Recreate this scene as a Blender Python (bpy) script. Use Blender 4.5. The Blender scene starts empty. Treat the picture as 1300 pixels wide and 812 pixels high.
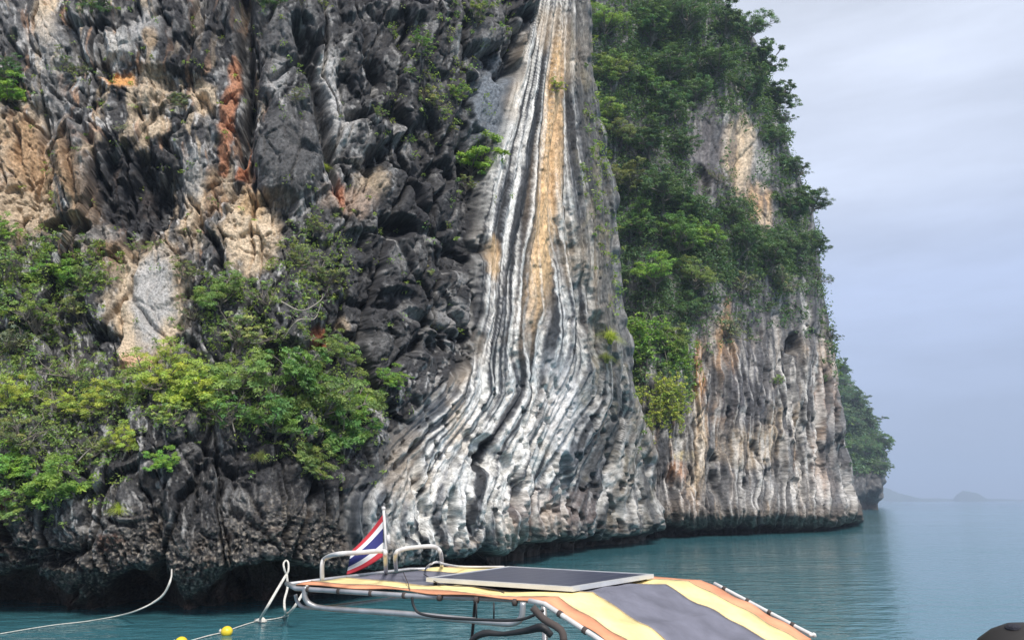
import bpy, bmesh, math, random
import numpy as np
from mathutils import Vector, Matrix

# ------------------------------------------------------------------ camera, sky, sun, exposure
SC = bpy.context.scene
COL = SC.collection
FPX, CX, CY, HORIZ, CAMH = 1000.0, 650.0, 406.0, 635.0, 3.0
TH = math.atan((HORIZ - CY) / FPX)
cam_d = bpy.data.cameras.new('camera'); cam = bpy.data.objects.new('camera', cam_d); COL.objects.link(cam)
cam.location = (0, 0, CAMH); cam.rotation_euler = (math.pi / 2 + TH, 0, 0)
cam_d.sensor_fit = 'HORIZONTAL'; cam_d.sensor_width = 36.0; cam_d.lens = 36.0 * FPX / 1300.0
cam_d.clip_start = 0.05; cam_d.clip_end = 30000
SC.camera = cam

HAZE = 0.0005                              # density of the air, used by the haze box
SUN_EL, SUN_AZ = math.radians(50), math.radians(158)     # azimuth clockwise from +Y (view direction)
world = bpy.data.worlds.new('World'); SC.world = world; world.use_nodes = True
wn = world.node_tree.nodes; wl = world.node_tree.links; wn.clear()
def N(nodes, t, **kw):
    n = nodes.new(t)
    for k, v in kw.items(): setattr(n, k, v)
    return n
wo = N(wn, 'ShaderNodeOutputWorld')
sky = N(wn, 'ShaderNodeTexSky', sky_type='NISHITA', sun_disc=False)
sky.sun_elevation = SUN_EL; sky.sun_rotation = SUN_AZ; sky.air_density = 1.3; sky.dust_density = 2.0
b_sky = N(wn, 'ShaderNodeBackground'); b_sky.inputs[1].default_value = 0.09
wl.new(sky.outputs[0], b_sky.inputs[0])
# an even sheet of thin overcast with soft banks, all round the dome
tc = N(wn, 'ShaderNodeTexCoord'); sep = N(wn, 'ShaderNodeSeparateXYZ'); wl.new(tc.outputs['Generated'], sep.inputs[0])
ramp = N(wn, 'ShaderNodeValToRGB'); wl.new(sep.outputs[2], ramp.inputs[0])
el = ramp.color_ramp.elements
el[0].position = 0.0; el[0].color = (0.43, 0.505, 0.73, 1)
el[1].position = 0.62; el[1].color = (0.68, 0.72, 0.81, 1)
e = el.new(0.10); e.color = (0.44, 0.52, 0.745, 1)
e = el.new(0.24); e.color = (0.49, 0.57, 0.79, 1)
e = el.new(0.35); e.color = (0.61, 0.67, 0.82, 1)
mp = N(wn, 'ShaderNodeMapping'); mp.inputs['Scale'].default_value = (1.1, 1.1, 5.0); mp.inputs['Location'].default_value = (0.3, 0.2, 0.55)
wl.new(tc.outputs['Generated'], mp.inputs[0])
nz = N(wn, 'ShaderNodeTexNoise'); nz.inputs['Scale'].default_value = 1.6; nz.inputs['Detail'].default_value = 8; nz.inputs['Roughness'].default_value = 0.56
wl.new(mp.outputs[0], nz.inputs['Vector'])
mr = N(wn, 'ShaderNodeMapRange'); mr.inputs[1].default_value = 0.34; mr.inputs[2].default_value = 0.68; mr.inputs[3].default_value = 0.82; mr.inputs[4].default_value = 1.18
wl.new(nz.outputs['Fac'], mr.inputs[0])
mulc = N(wn, 'ShaderNodeVectorMath', operation='SCALE'); wl.new(ramp.outputs[0], mulc.inputs[0]); wl.new(mr.outputs[0], mulc.inputs['Scale'])
b_cl = N(wn, 'ShaderNodeBackground'); b_cl.inputs[1].default_value = 1.16; wl.new(mulc.outputs[0], b_cl.inputs[0])
mixw = N(wn, 'ShaderNodeMixShader'); mixw.inputs[0].default_value = 0.85
wl.new(b_sky.outputs[0], mixw.inputs[1]); wl.new(b_cl.outputs[0], mixw.inputs[2]); wl.new(mixw.outputs[0], wo.inputs[0])

sun_d = bpy.data.lights.new('sun', 'SUN'); sun_d.energy = 4.0; sun_d.angle = math.radians(16); sun_d.color = (1.0, 0.95, 0.88)
sun = bpy.data.objects.new('sun', sun_d); COL.objects.link(sun)
sdir = Vector((math.sin(SUN_AZ) * math.cos(SUN_EL), math.cos(SUN_AZ) * math.cos(SUN_EL), math.sin(SUN_EL)))
sun.rotation_euler = sdir.to_track_quat('Z', 'Y').to_euler(); sun.location = (0, -20, 40)

vs = SC.view_settings; vs.view_transform = 'Standard'; vs.look = 'None'; vs.gamma = 1.0; vs.use_curve_mapping = False; vs.exposure = 0.2
SC.render.engine = 'CYCLES'; SC.cycles.use_denoising = True; SC.cycles.max_bounces = 6; SC.cycles.volume_bounces = 0
SC.cycles.diffuse_bounces = 3; SC.cycles.transparent_max_bounces = 8

# ------------------------------------------------------------------ helpers
rnd = random.Random(7)
RG = np.random.default_rng(11)
def tag(o, label=None, cat=None, group=None, kind=None):
    if label: o['label'] = label
    if cat: o['category'] = cat
    if group: o['group'] = group
    if kind: o['kind'] = kind
    return o
def empty(name, loc=(0, 0, 0)):
    o = bpy.data.objects.new(name, None); COL.objects.link(o); o.location = loc; o.empty_display_size = 0.1
    return o
def link(name, me, mat=None, parent=None):
    o = bpy.data.objects.new(name, me); COL.objects.link(o)
    if mat is not None and not me.materials: me.materials.append(mat)
    if parent is not None:
        o.parent = parent; o.matrix_parent_inverse = Matrix.Translation(-Vector(parent.location))
    return o
def dirw(px, py):
    x = (np.asarray(px, float) - CX) / FPX; y = (CY - np.asarray(py, float)) / FPX
    return x, math.cos(TH) - y * math.sin(TH), math.sin(TH) + y * math.cos(TH)
def at(px, py, Y):                       # the point that many metres ahead on the line of a picture point
    a, b, c = dirw(px, py); t = Y / b
    return np.stack([a * t, b * t, CAMH + c * t], -1)
def at_z(px, py, z):                     # the same, at a height
    a, b, c = dirw(px, py); t = (z - CAMH) / c
    return np.stack([a * t, b * t, CAMH + c * t], -1)
def V3(p): return Vector((float(p[0]), float(p[1]), float(p[2])))

def hash2(ix, iy, s):
    h = (ix.astype(np.int64) * 374761393 + iy.astype(np.int64) * 668265263 + s * 974634731) & 0xFFFFFFFF
    h = ((h ^ (h >> 13)) * 1274126177) & 0xFFFFFFFF
    h = ((h ^ (h >> 16)) * 2246822519) & 0xFFFFFFFF
    return ((h ^ (h >> 15)) & 0xFFFFFF) / float(0x1000000)
def perlin(x, y, s=0):
    x0 = np.floor(x); y0 = np.floor(y); fx = x - x0; fy = y - y0
    def g(i, j):
        a = hash2(x0 + i, y0 + j, s) * 6.2831853
        return np.cos(a) * (fx - i) + np.sin(a) * (fy - j)
    u = fx * fx * fx * (fx * (fx * 6 - 15) + 10); v = fy * fy * fy * (fy * (fy * 6 - 15) + 10)
    a = g(0, 0) * (1 - u) + g(1, 0) * u; b = g(0, 1) * (1 - u) + g(1, 1) * u
    return (a * (1 - v) + b * v) * 1.5
def fbm(x, y, s=0, o=4, r=0.5):
    t = 0; a = 1.0; n = 0
    for k in range(o):
        t = t + a * perlin(x * 2 ** k, y * 2 ** k, s + k * 17); n += a; a *= r
    return t / n
def ridged(x, y, s=0, o=3, r=0.5):
    t = 0; a = 1.0; n = 0
    for k in range(o):
        t = t + a * (1 - 2 * np.abs(perlin(x * 2 ** k, y * 2 ** k, s + k * 17))); n += a; a *= r
    return t / n
def cells(x, y, s=0):                    # faceted blocks: (plane height, edge distance, cell random)
    x0 = np.floor(x); y0 = np.floor(y)
    f1 = np.full(x.shape, 9.0); f2 = np.full(x.shape, 9.0); hh = np.zeros(x.shape); rr = np.zeros(x.shape)
    for i in (-1, 0, 1):
        for j in (-1, 0, 1):
            cx = x0 + i; cy = y0 + j
            px = cx + hash2(cx, cy, s); py = cy + hash2(cx, cy, s + 5)
            dx = x - px; dy = y - py; d = np.sqrt(dx * dx + dy * dy)
            r = hash2(cx, cy, s + 9); tx = hash2(cx, cy, s + 21) - .5; ty = hash2(cx, cy, s + 33) - .5
            h = (r - .5) + 1.5 * (tx * dx + ty * dy)
            near = d < f1
            f2 = np.where(near, f1, np.minimum(f2, d)); hh = np.where(near, h, hh); rr = np.where(near, r, rr); f1 = np.where(near, d, f1)
    return hh, f2 - f1, rr
def sstep(a, b, x):
    t = np.clip((x - a) / (b - a), 0, 1); return t * t * (3 - 2 * t)
def blur(a, n, axis):
    k = np.ones(n) / n; p = n // 2
    w = [(0, 0), (0, 0)]; w[axis] = (p, n - 1 - p)
    c = np.cumsum(np.pad(np.pad(a, w, 'edge'), [(1, 0) if i == axis else (0, 0) for i in (0, 1)]), axis=axis)
    return (c[n:] - c[:-n]) / n if axis == 0 else (c[:, n:] - c[:, :-n]) / n

def np_mesh(name, verts, faces, smooth=True):     # faces: (n,4) or (n,3)
    me = bpy.data.meshes.new(name); verts = np.ascontiguousarray(verts, np.float32); faces = np.ascontiguousarray(faces, np.int32)
    k = faces.shape[1]
    me.vertices.add(len(verts)); me.vertices.foreach_set('co', verts.ravel())
    me.loops.add(faces.size); me.loops.foreach_set('vertex_index', faces.ravel())
    me.polygons.add(len(faces)); me.polygons.foreach_set('loop_start', np.arange(0, faces.size, k, dtype=np.int32))
    me.polygons.foreach_set('loop_total', np.full(len(faces), k, np.int32))
    me.update(calc_edges=True)
    me.polygons.foreach_set('use_smooth', np.full(len(faces), smooth)); me.validate()
    return me
def add_color(me, name, rgb):
    a = me.color_attributes.new(name, 'FLOAT_COLOR', 'POINT')
    c = np.ones((len(rgb), 4), np.float32); c[:, :3] = rgb; a.data.foreach_set('color', c.ravel())
def add_vec(me, name, v):
    a = me.attributes.new(name, 'FLOAT_VECTOR', 'POINT'); a.data.foreach_set('vector', np.ascontiguousarray(v, np.float32).ravel())
def grid_faces(nr, nc):
    i = np.arange(nr * nc).reshape(nr, nc)
    return np.stack([i[:-1, :-1], i[1:, :-1], i[1:, 1:], i[:-1, 1:]], -1).reshape(-1, 4)

def bm_mesh(name, bm, smooth=True):
    me = bpy.data.meshes.new(name); bmesh.ops.recalc_face_normals(bm, faces=bm.faces[:]); bm.to_mesh(me); bm.free()
    for p in me.polygons: p.use_smooth = smooth
    return me
def tube(bm, pts, rad, seg=10, cap=True):
    pts = [Vector(p) for p in pts]; rings = []
    if not isinstance(rad, (list, tuple)): rad = [rad] * len(pts)
    t0 = (pts[1] - pts[0]).normalized(); up = Vector((0, 0, 1)) if abs(t0.z) < .9 else Vector((1, 0, 0))
    nrm = t0.cross(up).normalized()
    for i, p in enumerate(pts):
        t = (pts[min(i + 1, len(pts) - 1)] - pts[max(i - 1, 0)]).normalized()
        nrm = (nrm - t * nrm.dot(t)).normalized(); b = t.cross(nrm)
        rings.append([bm.verts.new(p + (nrm * math.cos(6.2832 * k / seg) + b * math.sin(6.2832 * k / seg)) * rad[i]) for k in range(seg)])
    for a, b in zip(rings[:-1], rings[1:]):
        for k in range(seg): bm.faces.new((a[k], a[(k + 1) % seg], b[(k + 1) % seg], b[k]))
    if cap: bm.faces.new(rings[0][::-1]); bm.faces.new(rings[-1])
def smooth_path(pts, n=6):               # Catmull-Rom through the points
    P = [Vector(p) for p in pts]; P = [P[0] * 2 - P[1]] + P + [P[-1] * 2 - P[-2]]; out = []
    for i in range(1, len(P) - 2):
        for k in range(n):
            t = k / n; a, b, c, d = P[i - 1:i + 3]
            out.append(0.5 * ((2 * b) + (c - a) * t + (2 * a - 5 * b + 4 * c - d) * t * t + (3 * b - a - 3 * c + d) * t ** 3))
    out.append(P[-2]); return out
def tube_obj(name, pts, rad, mat, parent=None, seg=10, smooth=0):
    path = smooth_path(pts, smooth) if smooth else pts
    if isinstance(rad, (list, tuple)): rad = [float(x) for x in np.interp(np.linspace(0, 1, len(path)), np.linspace(0, 1, len(rad)), rad)]
    bm = bmesh.new(); tube(bm, path, rad, seg)
    return link(name, bm_mesh(name, bm), mat, parent)
def solid(bm, quad, down):               # a slab: four corners on top, pushed along `down`
    t = [bm.verts.new(Vector(p)) for p in quad]; b = [bm.verts.new(Vector(p) + Vector(down)) for p in quad]
    bm.faces.new(t); bm.faces.new(b[::-1])
    for k in range(4): bm.faces.new((t[k], b[k], b[(k + 1) % 4], t[(k + 1) % 4]))

# ------------------------------------------------------------------ materials
def mat(name, base=(.5, .5, .5), rough=.6, metal=0, bump=0, bscale=40, vary=0.0, vscale=6):
    m = bpy.data.materials.new(name); m.use_nodes = True; n = m.node_tree.nodes; l = m.node_tree.links
    p = n['Principled BSDF']; p.inputs['Base Color'].default_value = (*base, 1); p.inputs['Roughness'].default_value = rough; p.inputs['Metallic'].default_value = metal
    co = N(n, 'ShaderNodeTexCoord')
    if vary:
        t = N(n, 'ShaderNodeTexNoise'); t.inputs['Scale'].default_value = vscale; t.inputs['Detail'].default_value = 6; l.new(co.outputs['Object'], t.inputs['Vector'])
        r = N(n, 'ShaderNodeMapRange'); r.inputs[1].default_value = .3; r.inputs[2].default_value = .7; r.inputs[3].default_value = 1 - vary; r.inputs[4].default_value = 1 + vary * .6
        l.new(t.outputs['Fac'], r.inputs[0])
        s = N(n, 'ShaderNodeVectorMath', operation='SCALE'); s.inputs[0].default_value = base; l.new(r.outputs[0], s.inputs['Scale']); l.new(s.outputs[0], p.inputs['Base Color'])
    if bump:
        t = N(n, 'ShaderNodeTexNoise'); t.inputs['Scale'].default_value = bscale; t.inputs['Detail'].default_value = 4; l.new(co.outputs['Object'], t.inputs['Vector'])
        b = N(n, 'ShaderNodeBump'); b.inputs['Strength'].default_value = bump; b.inputs['Distance'].default_value = .02; l.new(t.outputs['Fac'], b.inputs['Height']); l.new(b.outputs[0], p.inputs['Normal'])
    return m
def rock_material():
    m = bpy.data.materials.new('limestone'); m.use_nodes = True; n = m.node_tree.nodes; l = m.node_tree.links
    p = n['Principled BSDF']; p.inputs['Roughness'].default_value = .88; p.inputs['Specular IOR Level'].default_value = .25
    c = N(n, 'ShaderNodeVertexColor', layer_name='rock'); a = N(n, 'ShaderNodeAttribute', attribute_name='grain')
    t = N(n, 'ShaderNodeTexNoise'); t.inputs['Scale'].default_value = 4.0; t.inputs['Detail'].default_value = 5; t.inputs['Roughness'].default_value = .78
    l.new(a.outputs['Vector'], t.inputs['Vector'])
    r = N(n, 'ShaderNodeMapRange'); r.inputs[1].default_value = .32; r.inputs[2].default_value = .68; r.inputs[3].default_value = .35; r.inputs[4].default_value = 1.6
    l.new(t.outputs['Fac'], r.inputs[0])
    s = N(n, 'ShaderNodeVectorMath', operation='SCALE'); l.new(c.outputs[0], s.inputs[0]); l.new(r.outputs[0], s.inputs['Scale']); l.new(s.outputs[0], p.inputs['Base Color'])
    b = N(n, 'ShaderNodeBump'); b.inputs['Strength'].default_value = .9; b.inputs['Distance'].default_value = .06; l.new(t.outputs['Fac'], b.inputs['Height']); l.new(b.outputs[0], p.inputs['Normal'])
    return m
ROCK = rock_material()
def leaf_material():
    m = bpy.data.materials.new('leaves'); m.use_nodes = True; n = m.node_tree.nodes; l = m.node_tree.links; n.clear()
    o = N(n, 'ShaderNodeOutputMaterial'); oi = N(n, 'ShaderNodeObjectInfo'); c = N(n, 'ShaderNodeVertexColor', layer_name='tone')
    mu = N(n, 'ShaderNodeVectorMath', operation='MULTIPLY'); l.new(oi.outputs['Color'], mu.inputs[0]); l.new(c.outputs[0], mu.inputs[1])
    d = N(n, 'ShaderNodeBsdfPrincipled'); d.inputs['Roughness'].default_value = .5; d.inputs['Specular IOR Level'].default_value = .35; l.new(mu.outputs[0], d.inputs['Base Color'])
    tr = N(n, 'ShaderNodeBsdfTranslucent'); ty = N(n, 'ShaderNodeVectorMath', operation='MULTIPLY'); ty.inputs[1].default_value = (1.1, 1.15, .5); l.new(mu.outputs[0], ty.inputs[0]); l.new(ty.outputs[0], tr.inputs[0])
    mx = N(n, 'ShaderNodeMixShader'); mx.inputs[0].default_value = .38; l.new(d.outputs[0], mx.inputs[1]); l.new(tr.outputs[0], mx.inputs[2]); l.new(mx.outputs[0], o.inputs[0])
    return m
LEAF = leaf_material()
BARK = mat('bark', (.22, .19, .16), .9, bump=.5, bscale=30, vary=.4)
DEADWOOD = mat('dead_wood', (.36, .32, .27), .9, bump=.5, bscale=30, vary=.3)

# ------------------------------------------------------------------ water
def water_material():
    m = bpy.data.materials.new('sea_water'); m.use_nodes = True; n = m.node_tree.nodes; l = m.node_tree.links
    p = n['Principled BSDF']; p.inputs['Base Color'].default_value = (.045, .15, .18, 1); p.inputs['Roughness'].default_value = .06; p.inputs['IOR'].default_value = 1.333
    co = N(n, 'ShaderNodeTexCoord')
    def wave(sc, stretch, detail, rot):
        mp = N(n, 'ShaderNodeMapping'); mp.inputs['Scale'].default_value = (sc, sc * stretch, sc); mp.inputs['Rotation'].default_value = (0, 0, rot); l.new(co.outputs['Object'], mp.inputs[0])
        t = N(n, 'ShaderNodeTexNoise'); t.inputs['Scale'].default_value = 1; t.inputs['Detail'].default_value = detail; t.inputs['Roughness'].default_value = .55; l.new(mp.outputs[0], t.inputs['Vector']); return t.outputs['Fac']
    a = wave(.55, 2.0, 3, .15); b = wave(2.4, 1.8, 3, -.25); patch = wave(.045, 2.5, 2, .1)
    m1 = N(n, 'ShaderNodeMath', operation='MULTIPLY'); m1.inputs[1].default_value = .36; l.new(b, m1.inputs[0])
    ad = N(n, 'ShaderNodeMath', operation='ADD'); l.new(a, ad.inputs[0]); l.new(m1.outputs[0], ad.inputs[1])
    pr = N(n, 'ShaderNodeMapRange'); pr.inputs[1].default_value = .38; pr.inputs[2].default_value = .62; pr.inputs[3].default_value = .4; pr.inputs[4].default_value = 1.0; l.new(patch, pr.inputs[0])
    bp = N(n, 'ShaderNodeBump'); bp.inputs['Distance'].default_value = .15; l.new(pr.outputs[0], bp.inputs['Strength']); l.new(ad.outputs[0], bp.inputs['Height']); l.new(bp.outputs[0], p.inputs['Normal'])
    return m
WATER = water_material()
rr = np.concatenate([[0.5], np.geomspace(3, 4000, 70)]); aa = np.linspace(0, 2 * np.pi, 97)[:-1]
wv = np.stack([rr[:, None] * np.cos(aa), rr[:, None] * np.sin(aa), np.zeros((len(rr), 96))], -1).reshape(-1, 3)
gi = np.arange(len(rr) * 96).reshape(len(rr), 96); gj = np.roll(gi, -1, 1)
wf = np.stack([gi[:-1], gi[1:], gj[1:], gj[:-1]], -1).reshape(-1, 4)
tag(link('sea_water', np_mesh('sea_water', wv, wf), WATER), 'teal sea water round the cliff reaching to the horizon', kind='structure')

# ------------------------------------------------------------------ cliffs: lofted sheets with sculpted relief and mineral stains
def col(*c): return np.array(c, float)
DARK = col(.048, .047, .049); GREY = col(.135, .133, .135); PALE = col(.42, .41, .40); WHITE = col(.62, .60, .57); CREAM = col(.58, .46, .33); TAN = col(.44, .29, .17)
ORANGE = col(.60, .29, .09); RUST = col(.36, .13, .06); BLUE = col(.26, .29, .33); CRUST = col(.13, .10, .075); AMBER = col(.66, .45, .25); BLACK = col(.022, .022, .025)
def paint(C, m, c): C += (c - C) * np.clip(m, 0, 1)[..., None]
def blob(u, v, s, x, y, rx, ry, soft=.45):
    d = np.sqrt(((u - x) / rx) ** 2 + ((v - y) / ry) ** 2)
    return 1 - sstep(1 - soft, 1 + soft, d + s)
def line(u, v, pts, w):                  # w: half width at each point; 1 on the line, 0 beyond
    best = np.full(u.shape, 9.0)
    if not isinstance(w, (list, tuple)): w = [w] * len(pts)
    for (x0, y0), (x1, y1), a, b in zip(pts[:-1], pts[1:], w[:-1], w[1:]):
        dx, dy = x1 - x0, y1 - y0; t = np.clip(((u - x0) * dx + (v - y0) * dy) / (dx * dx + dy * dy), 0, 1)
        best = np.minimum(best, np.hypot(u - x0 - t * dx, v - y0 - t * dy) / (a + (b - a) * t))
    return best
def water_Y(v): return at_z(650., v, 0.0)[..., 1]

class Sheet: pass
SHEETS = {}
def build_sheet(name, c_arr, u_of, wl_u, wl_v, dep_u, dep_v, dep, vtop, rows, relief, wrap, label):
    # c_arr runs along the cliff, rows down it
    wlv = lambda u: np.interp(u, wl_u, wl_v)
    s = np.asarray(rows)[:, None]; c = np.asarray(c_arr)[None, :]
    u0 = u_of(c, np.full_like(c, 600.0)); vb = wlv(u0) + 10
    V = np.where(s < 0, vtop * (-s), s * vb)
    U = u_of(c + 0 * s, V)
    ui = np.clip(U, dep_u[0], dep_u[-1]); D = np.zeros(U.shape)
    # bilinear control depths, last control row rides on the waterline
    dv = np.asarray(dep_v, float); G = np.stack([np.interp(ui, dep_u, r) for r in dep], 0)
    base = water_Y(wlv(ui)); vw = wlv(ui)
    Vc = np.clip(V, dv[0], None); D = G[0].copy()
    for k in range(len(dv) - 1):
        t = sstep(0, 1, (Vc - dv[k]) / (dv[k + 1] - dv[k])) * .5 + np.clip((Vc - dv[k]) / (dv[k + 1] - dv[k]), 0, 1) * .5
        D = np.where(Vc >= dv[k], G[k] * (1 - t) + G[k + 1] * t, D)
    t = np.clip((Vc - dv[-1]) / (vw - dv[-1]), 0, 1); D = np.where(Vc >= dv[-1], G[-1] * (1 - t) + base * t, D)
    for _ in range(2): D = blur(blur(D, 9, 0), 13, 1)
    q = np.clip((c - wrap[0]) / (wrap[1] - wrap[0]), 0, 1) + 0 * s
    D = D * (1 + wrap[2] * (1 - np.cos(q * np.pi / 2)))
    P = at(U, V, D)
    Pb = P.copy()
    for k in range(3): Pb[..., k] = blur(blur(Pb[..., k], 15, 0), 15, 1)
    du = np.gradient(Pb, axis=1); dvv = np.gradient(Pb, axis=0); nrm = np.cross(dvv, du); nrm /= np.linalg.norm(nrm, axis=-1, keepdims=True) + 1e-9
    cmv = np.array([0, 0, CAMH]) - P
    # outwards, with grazing stretches eased towards the viewer side so that relief keeps its depth
    flip = np.sign((nrm * cmv).sum(-1, keepdims=True)); nrm = nrm * np.where(q[..., None] > 0, 1, flip)
    cmv = cmv / np.linalg.norm(cmv, axis=-1, keepdims=True)
    out = nrm * .5 + cmv * .75 * (1 - .8 * q[..., None]); out[..., 2] *= 1 - .9 * sstep(vw - 110, vw - 60, V); out /= np.linalg.norm(out, axis=-1, keepdims=True) + 1e-9
    Hh, C = relief(U, V, vw, q)
    P = P + out * (Hh * D / 1000.0)[..., None]
    P[-2:, :, 2] = np.minimum(P[-2:, :, 2], [[-.6], [-2.5]])
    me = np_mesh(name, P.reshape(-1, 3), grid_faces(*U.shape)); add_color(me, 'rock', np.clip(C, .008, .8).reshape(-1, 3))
    gr_ = getattr(relief, 'grain', np.stack([U / 12, V / 12], -1)); add_vec(me, 'grain', np.concatenate([gr_, D[..., None] / 50], -1).reshape(-1, 3))
    o = link(name, me, ROCK); tag(o, label, kind='structure')
    S = Sheet(); S.U, S.V, S.P, S.N, S.D, S.q = U, V, P, nrm, D, q; SHEETS[name] = S
    return o
def on(sheet, u, v):
    S = SHEETS[sheet]; d = (S.U - u) ** 2 + (S.V - v) ** 2 + S.q * 1e5; k = int(d.argmin()); r, c = divmod(k, d.shape[1])
    return V3(S.P[r, c]), V3(S.N[r, c]), float(S.D[r, c])

# flowstone limits across the near cliff
FV = [-220, 0, 100, 200, 300, 400, 450, 500, 560, 640, 720]
FL_ = [700, 678, 652, 622, 610, 608, 598, 548, 486, 442, 425]; FR_ = [740, 732, 740, 758, 772, 780, 786, 796, 810, 818, 822]
def relief_near(u, v, vw, q):
    L = np.interp(v, FV, FL_); R = np.interp(v, FV, FR_)
    wu = u + 16 * fbm(u / 60, v / 60, 3, 3); wv_ = v + 16 * fbm(u / 60, v / 60, 41, 3)
    n1 = fbm(u / 26, v / 34, 5, 4); n2 = fbm(u / 9, v / 11, 8, 3); n3 = fbm(u / 120, v / 120, 9, 3)
    sn = .55 * n1 + .25 * n2
    tt = (u + 10 * n1 - L) / (R - L)
    flow = sstep(-.06, .05, tt + .05 * n3)
    # ---- blocks
    h1, e1, r1 = cells(wu / 115, wv_ / 215, 1); h2, e2, r2 = cells(wu / 42 + 7, wv_ / 92, 2); h3, e3, r3 = cells(wu / 17, wv_ / 30, 4); h4, e4, r4 = cells(wu / 7.5, wv_ / 8.5, 6)
    h0, e0, r0 = cells(wu / 210 + 3.3, wv_ / 270 + 1.7, 13); hs, es, rs_ = cells(wu / 75 + 1.5, wv_ / 260 + .4, 15)
    det = (.18 + .85 * sstep(-.12, .28, fbm(u / 85, v / 120, 16, 3))) * (1 - .5 * blob(u, v, .4 * n1, 500, 320, 90, 120))
    blk = 46 * h0 + 26 * h1 + 18 * hs + det * (12 * h2 + 6.0 * h3 + 3.0 * h4 + 6 * ridged(wu / 30, wv_ / 75, 14, 3)) + 18 * n3 + 20 * ridged(wu / 95, wv_ / 300, 12, 2) + 2.5 * n1 + 1.2 * n2 - 30 * (1 - sstep(.0, .075, es)) * sstep(-.25, .1, n3 + .3 * n1)
    crack = 20 * (1 - sstep(0, .09, e1)) * sstep(-.2, .2, n3) + 14 * (1 - sstep(0, .12, e2)) * sstep(-.25, .15, n1) + 6 * (1 - sstep(0, .16, e3)) * sstep(-.3, .2, n2) + 2.2 * (1 - sstep(0, .2, e4))
    pits = det * 9 * sstep(.25, .55, fbm(u / 16, v / 20, 77, 3)) + 16 * sstep(.22, .5, fbm(u / 45, v / 55, 78, 3))
    # vertical drip ribs in patches
    rib = ridged(wu / 13, wv_ / 120, 31, 3); ribm = sstep(-.05, .25, fbm(u / 110, v / 130, 32, 2))
    blk = blk - crack - pits + 5 * rib * ribm
    # smooth boulders
    for x, y, rx, ry, a in ((365, 198, 46, 62, 30), (195, 390, 36, 78, 16), (640, 140, 42, 62, 8), (110, 130, 30, 60, 10), (250, 180, 60, 40, 14), (500, 420, 60, 60, 12), (95, 215, 40, 60, 14), (210, 60, 60, 40, 14)):
        blk = blk + a * np.clip(1 - ((u - x) / rx) ** 2 - ((v - y) / ry) ** 2, 0, 1) ** .6 + 0
    k = blob(u, v, sn * .5, 640, 140, 36, 58); blk = blk * (1 - .75 * k) + 3 * n2 * k
    k = blob(u, v, sn * .5, 190, 395, 38, 84); blk = blk * (1 - .65 * k) + 10 * k
    k = blob(u, v, sn * .5, 365, 198, 40, 55); blk = blk * (1 - .5 * k) + 22 * k
    # caves, hollows and fissures
    hol = 0
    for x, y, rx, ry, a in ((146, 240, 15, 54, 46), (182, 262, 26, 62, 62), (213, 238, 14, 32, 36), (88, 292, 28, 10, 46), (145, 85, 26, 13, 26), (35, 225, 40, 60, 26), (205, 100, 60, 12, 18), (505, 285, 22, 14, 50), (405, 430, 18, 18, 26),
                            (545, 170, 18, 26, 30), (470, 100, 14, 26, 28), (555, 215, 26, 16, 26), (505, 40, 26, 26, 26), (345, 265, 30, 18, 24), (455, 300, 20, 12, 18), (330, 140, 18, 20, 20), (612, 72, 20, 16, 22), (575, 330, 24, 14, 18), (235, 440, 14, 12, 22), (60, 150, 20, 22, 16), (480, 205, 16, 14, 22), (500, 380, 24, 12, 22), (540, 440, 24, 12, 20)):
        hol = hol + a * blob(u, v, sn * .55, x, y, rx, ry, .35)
    fis = 0
    for pts, w, a in (([(306, -40), (312, 60), (316, 130), (306, 200)], [9, 11, 10, 4], 85), ([(378, 40), (400, 110), (412, 180), (425, 230)], [11, 10, 8, 4], 64), ([(488, 275), (520, 335), (545, 380)], [4, 6, 3], 22),
                      ([(505, 278), (560, 300), (600, 330)], [5, 6, 3], 20), ([(672, 40), (662, 80), (640, 95)], [10, 11, 6], 50), ([(128, 30), (132, 90)], [6, 5], 26), ([(240, 560), (310, 620), (330, 660)], [4, 4, 3], 18),
                      ([(600, 100), (595, 160), (600, 230)], [6, 5, 4], 18), ([(60, 110), (120, 180), (130, 300)], [4, 6, 4], 18), ([(0, 30), (40, 95), (20, 150)], [4, 5, 4], 14), ([(440, 380), (520, 400), (590, 430)], [5, 6, 4], 18)):
        fis = fis + a * np.exp(-line(u + 7 * n1, v, pts, w) ** 2 * 1.2)
    blk = blk - hol - fis
    # ---- flowstone curtains: ribs that follow the fan from the top down to the foot
    Lf = np.interp(v, [-220, 0, 100, 200, 300, 400, 500, 560, 640, 720], [700, 678, 655, 628, 612, 606, 572, 524, 490, 484]); tc_ = (u - Lf) / (R - Lf)
    warp = .05 * fbm(tc_ * 3, v / 170, 55, 2) * sstep(250, 600, v) + .010 * fbm(tc_ * 12, v / 90, 57, 2)
    warp = warp + .11 * perlin(tc_ * 2.3 + 4, v / 190, 58) * sstep(60, 420, v) + .032 * perlin(tc_ * 6, v / 110, 59) * sstep(300, 560, v) + .16 * sstep(400, 650, v) * sstep(.2, .6, tc_)
    ft = tc_ + warp + (.014 - .008 * sstep(380, 520, v)) * n1 + .005 * n2 + .05 * np.sin((v - 380) / 90.0) * sstep(330, 520, v) * np.sin(tt * 7)
    low = sstep(430, 640, v)
    a1 = ridged(ft * 4.2, v / 420 + 3, 61, 2); a2 = ridged(ft * 12, v / 260, 62, 2); a3 = ridged(ft * 34, v / 150, 63, 2); a4 = perlin(ft * 95, v / 60, 64)
    knob = fbm(u / 13, v / 26, 66, 3)
    flo = 16 * a1 + 8 * a2 + (2.8 + 1.0 * low) * a3 + .8 * a4 + (.3 + 3.5 * low * sstep(560, 640, v)) * knob + .25 * n2
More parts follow.
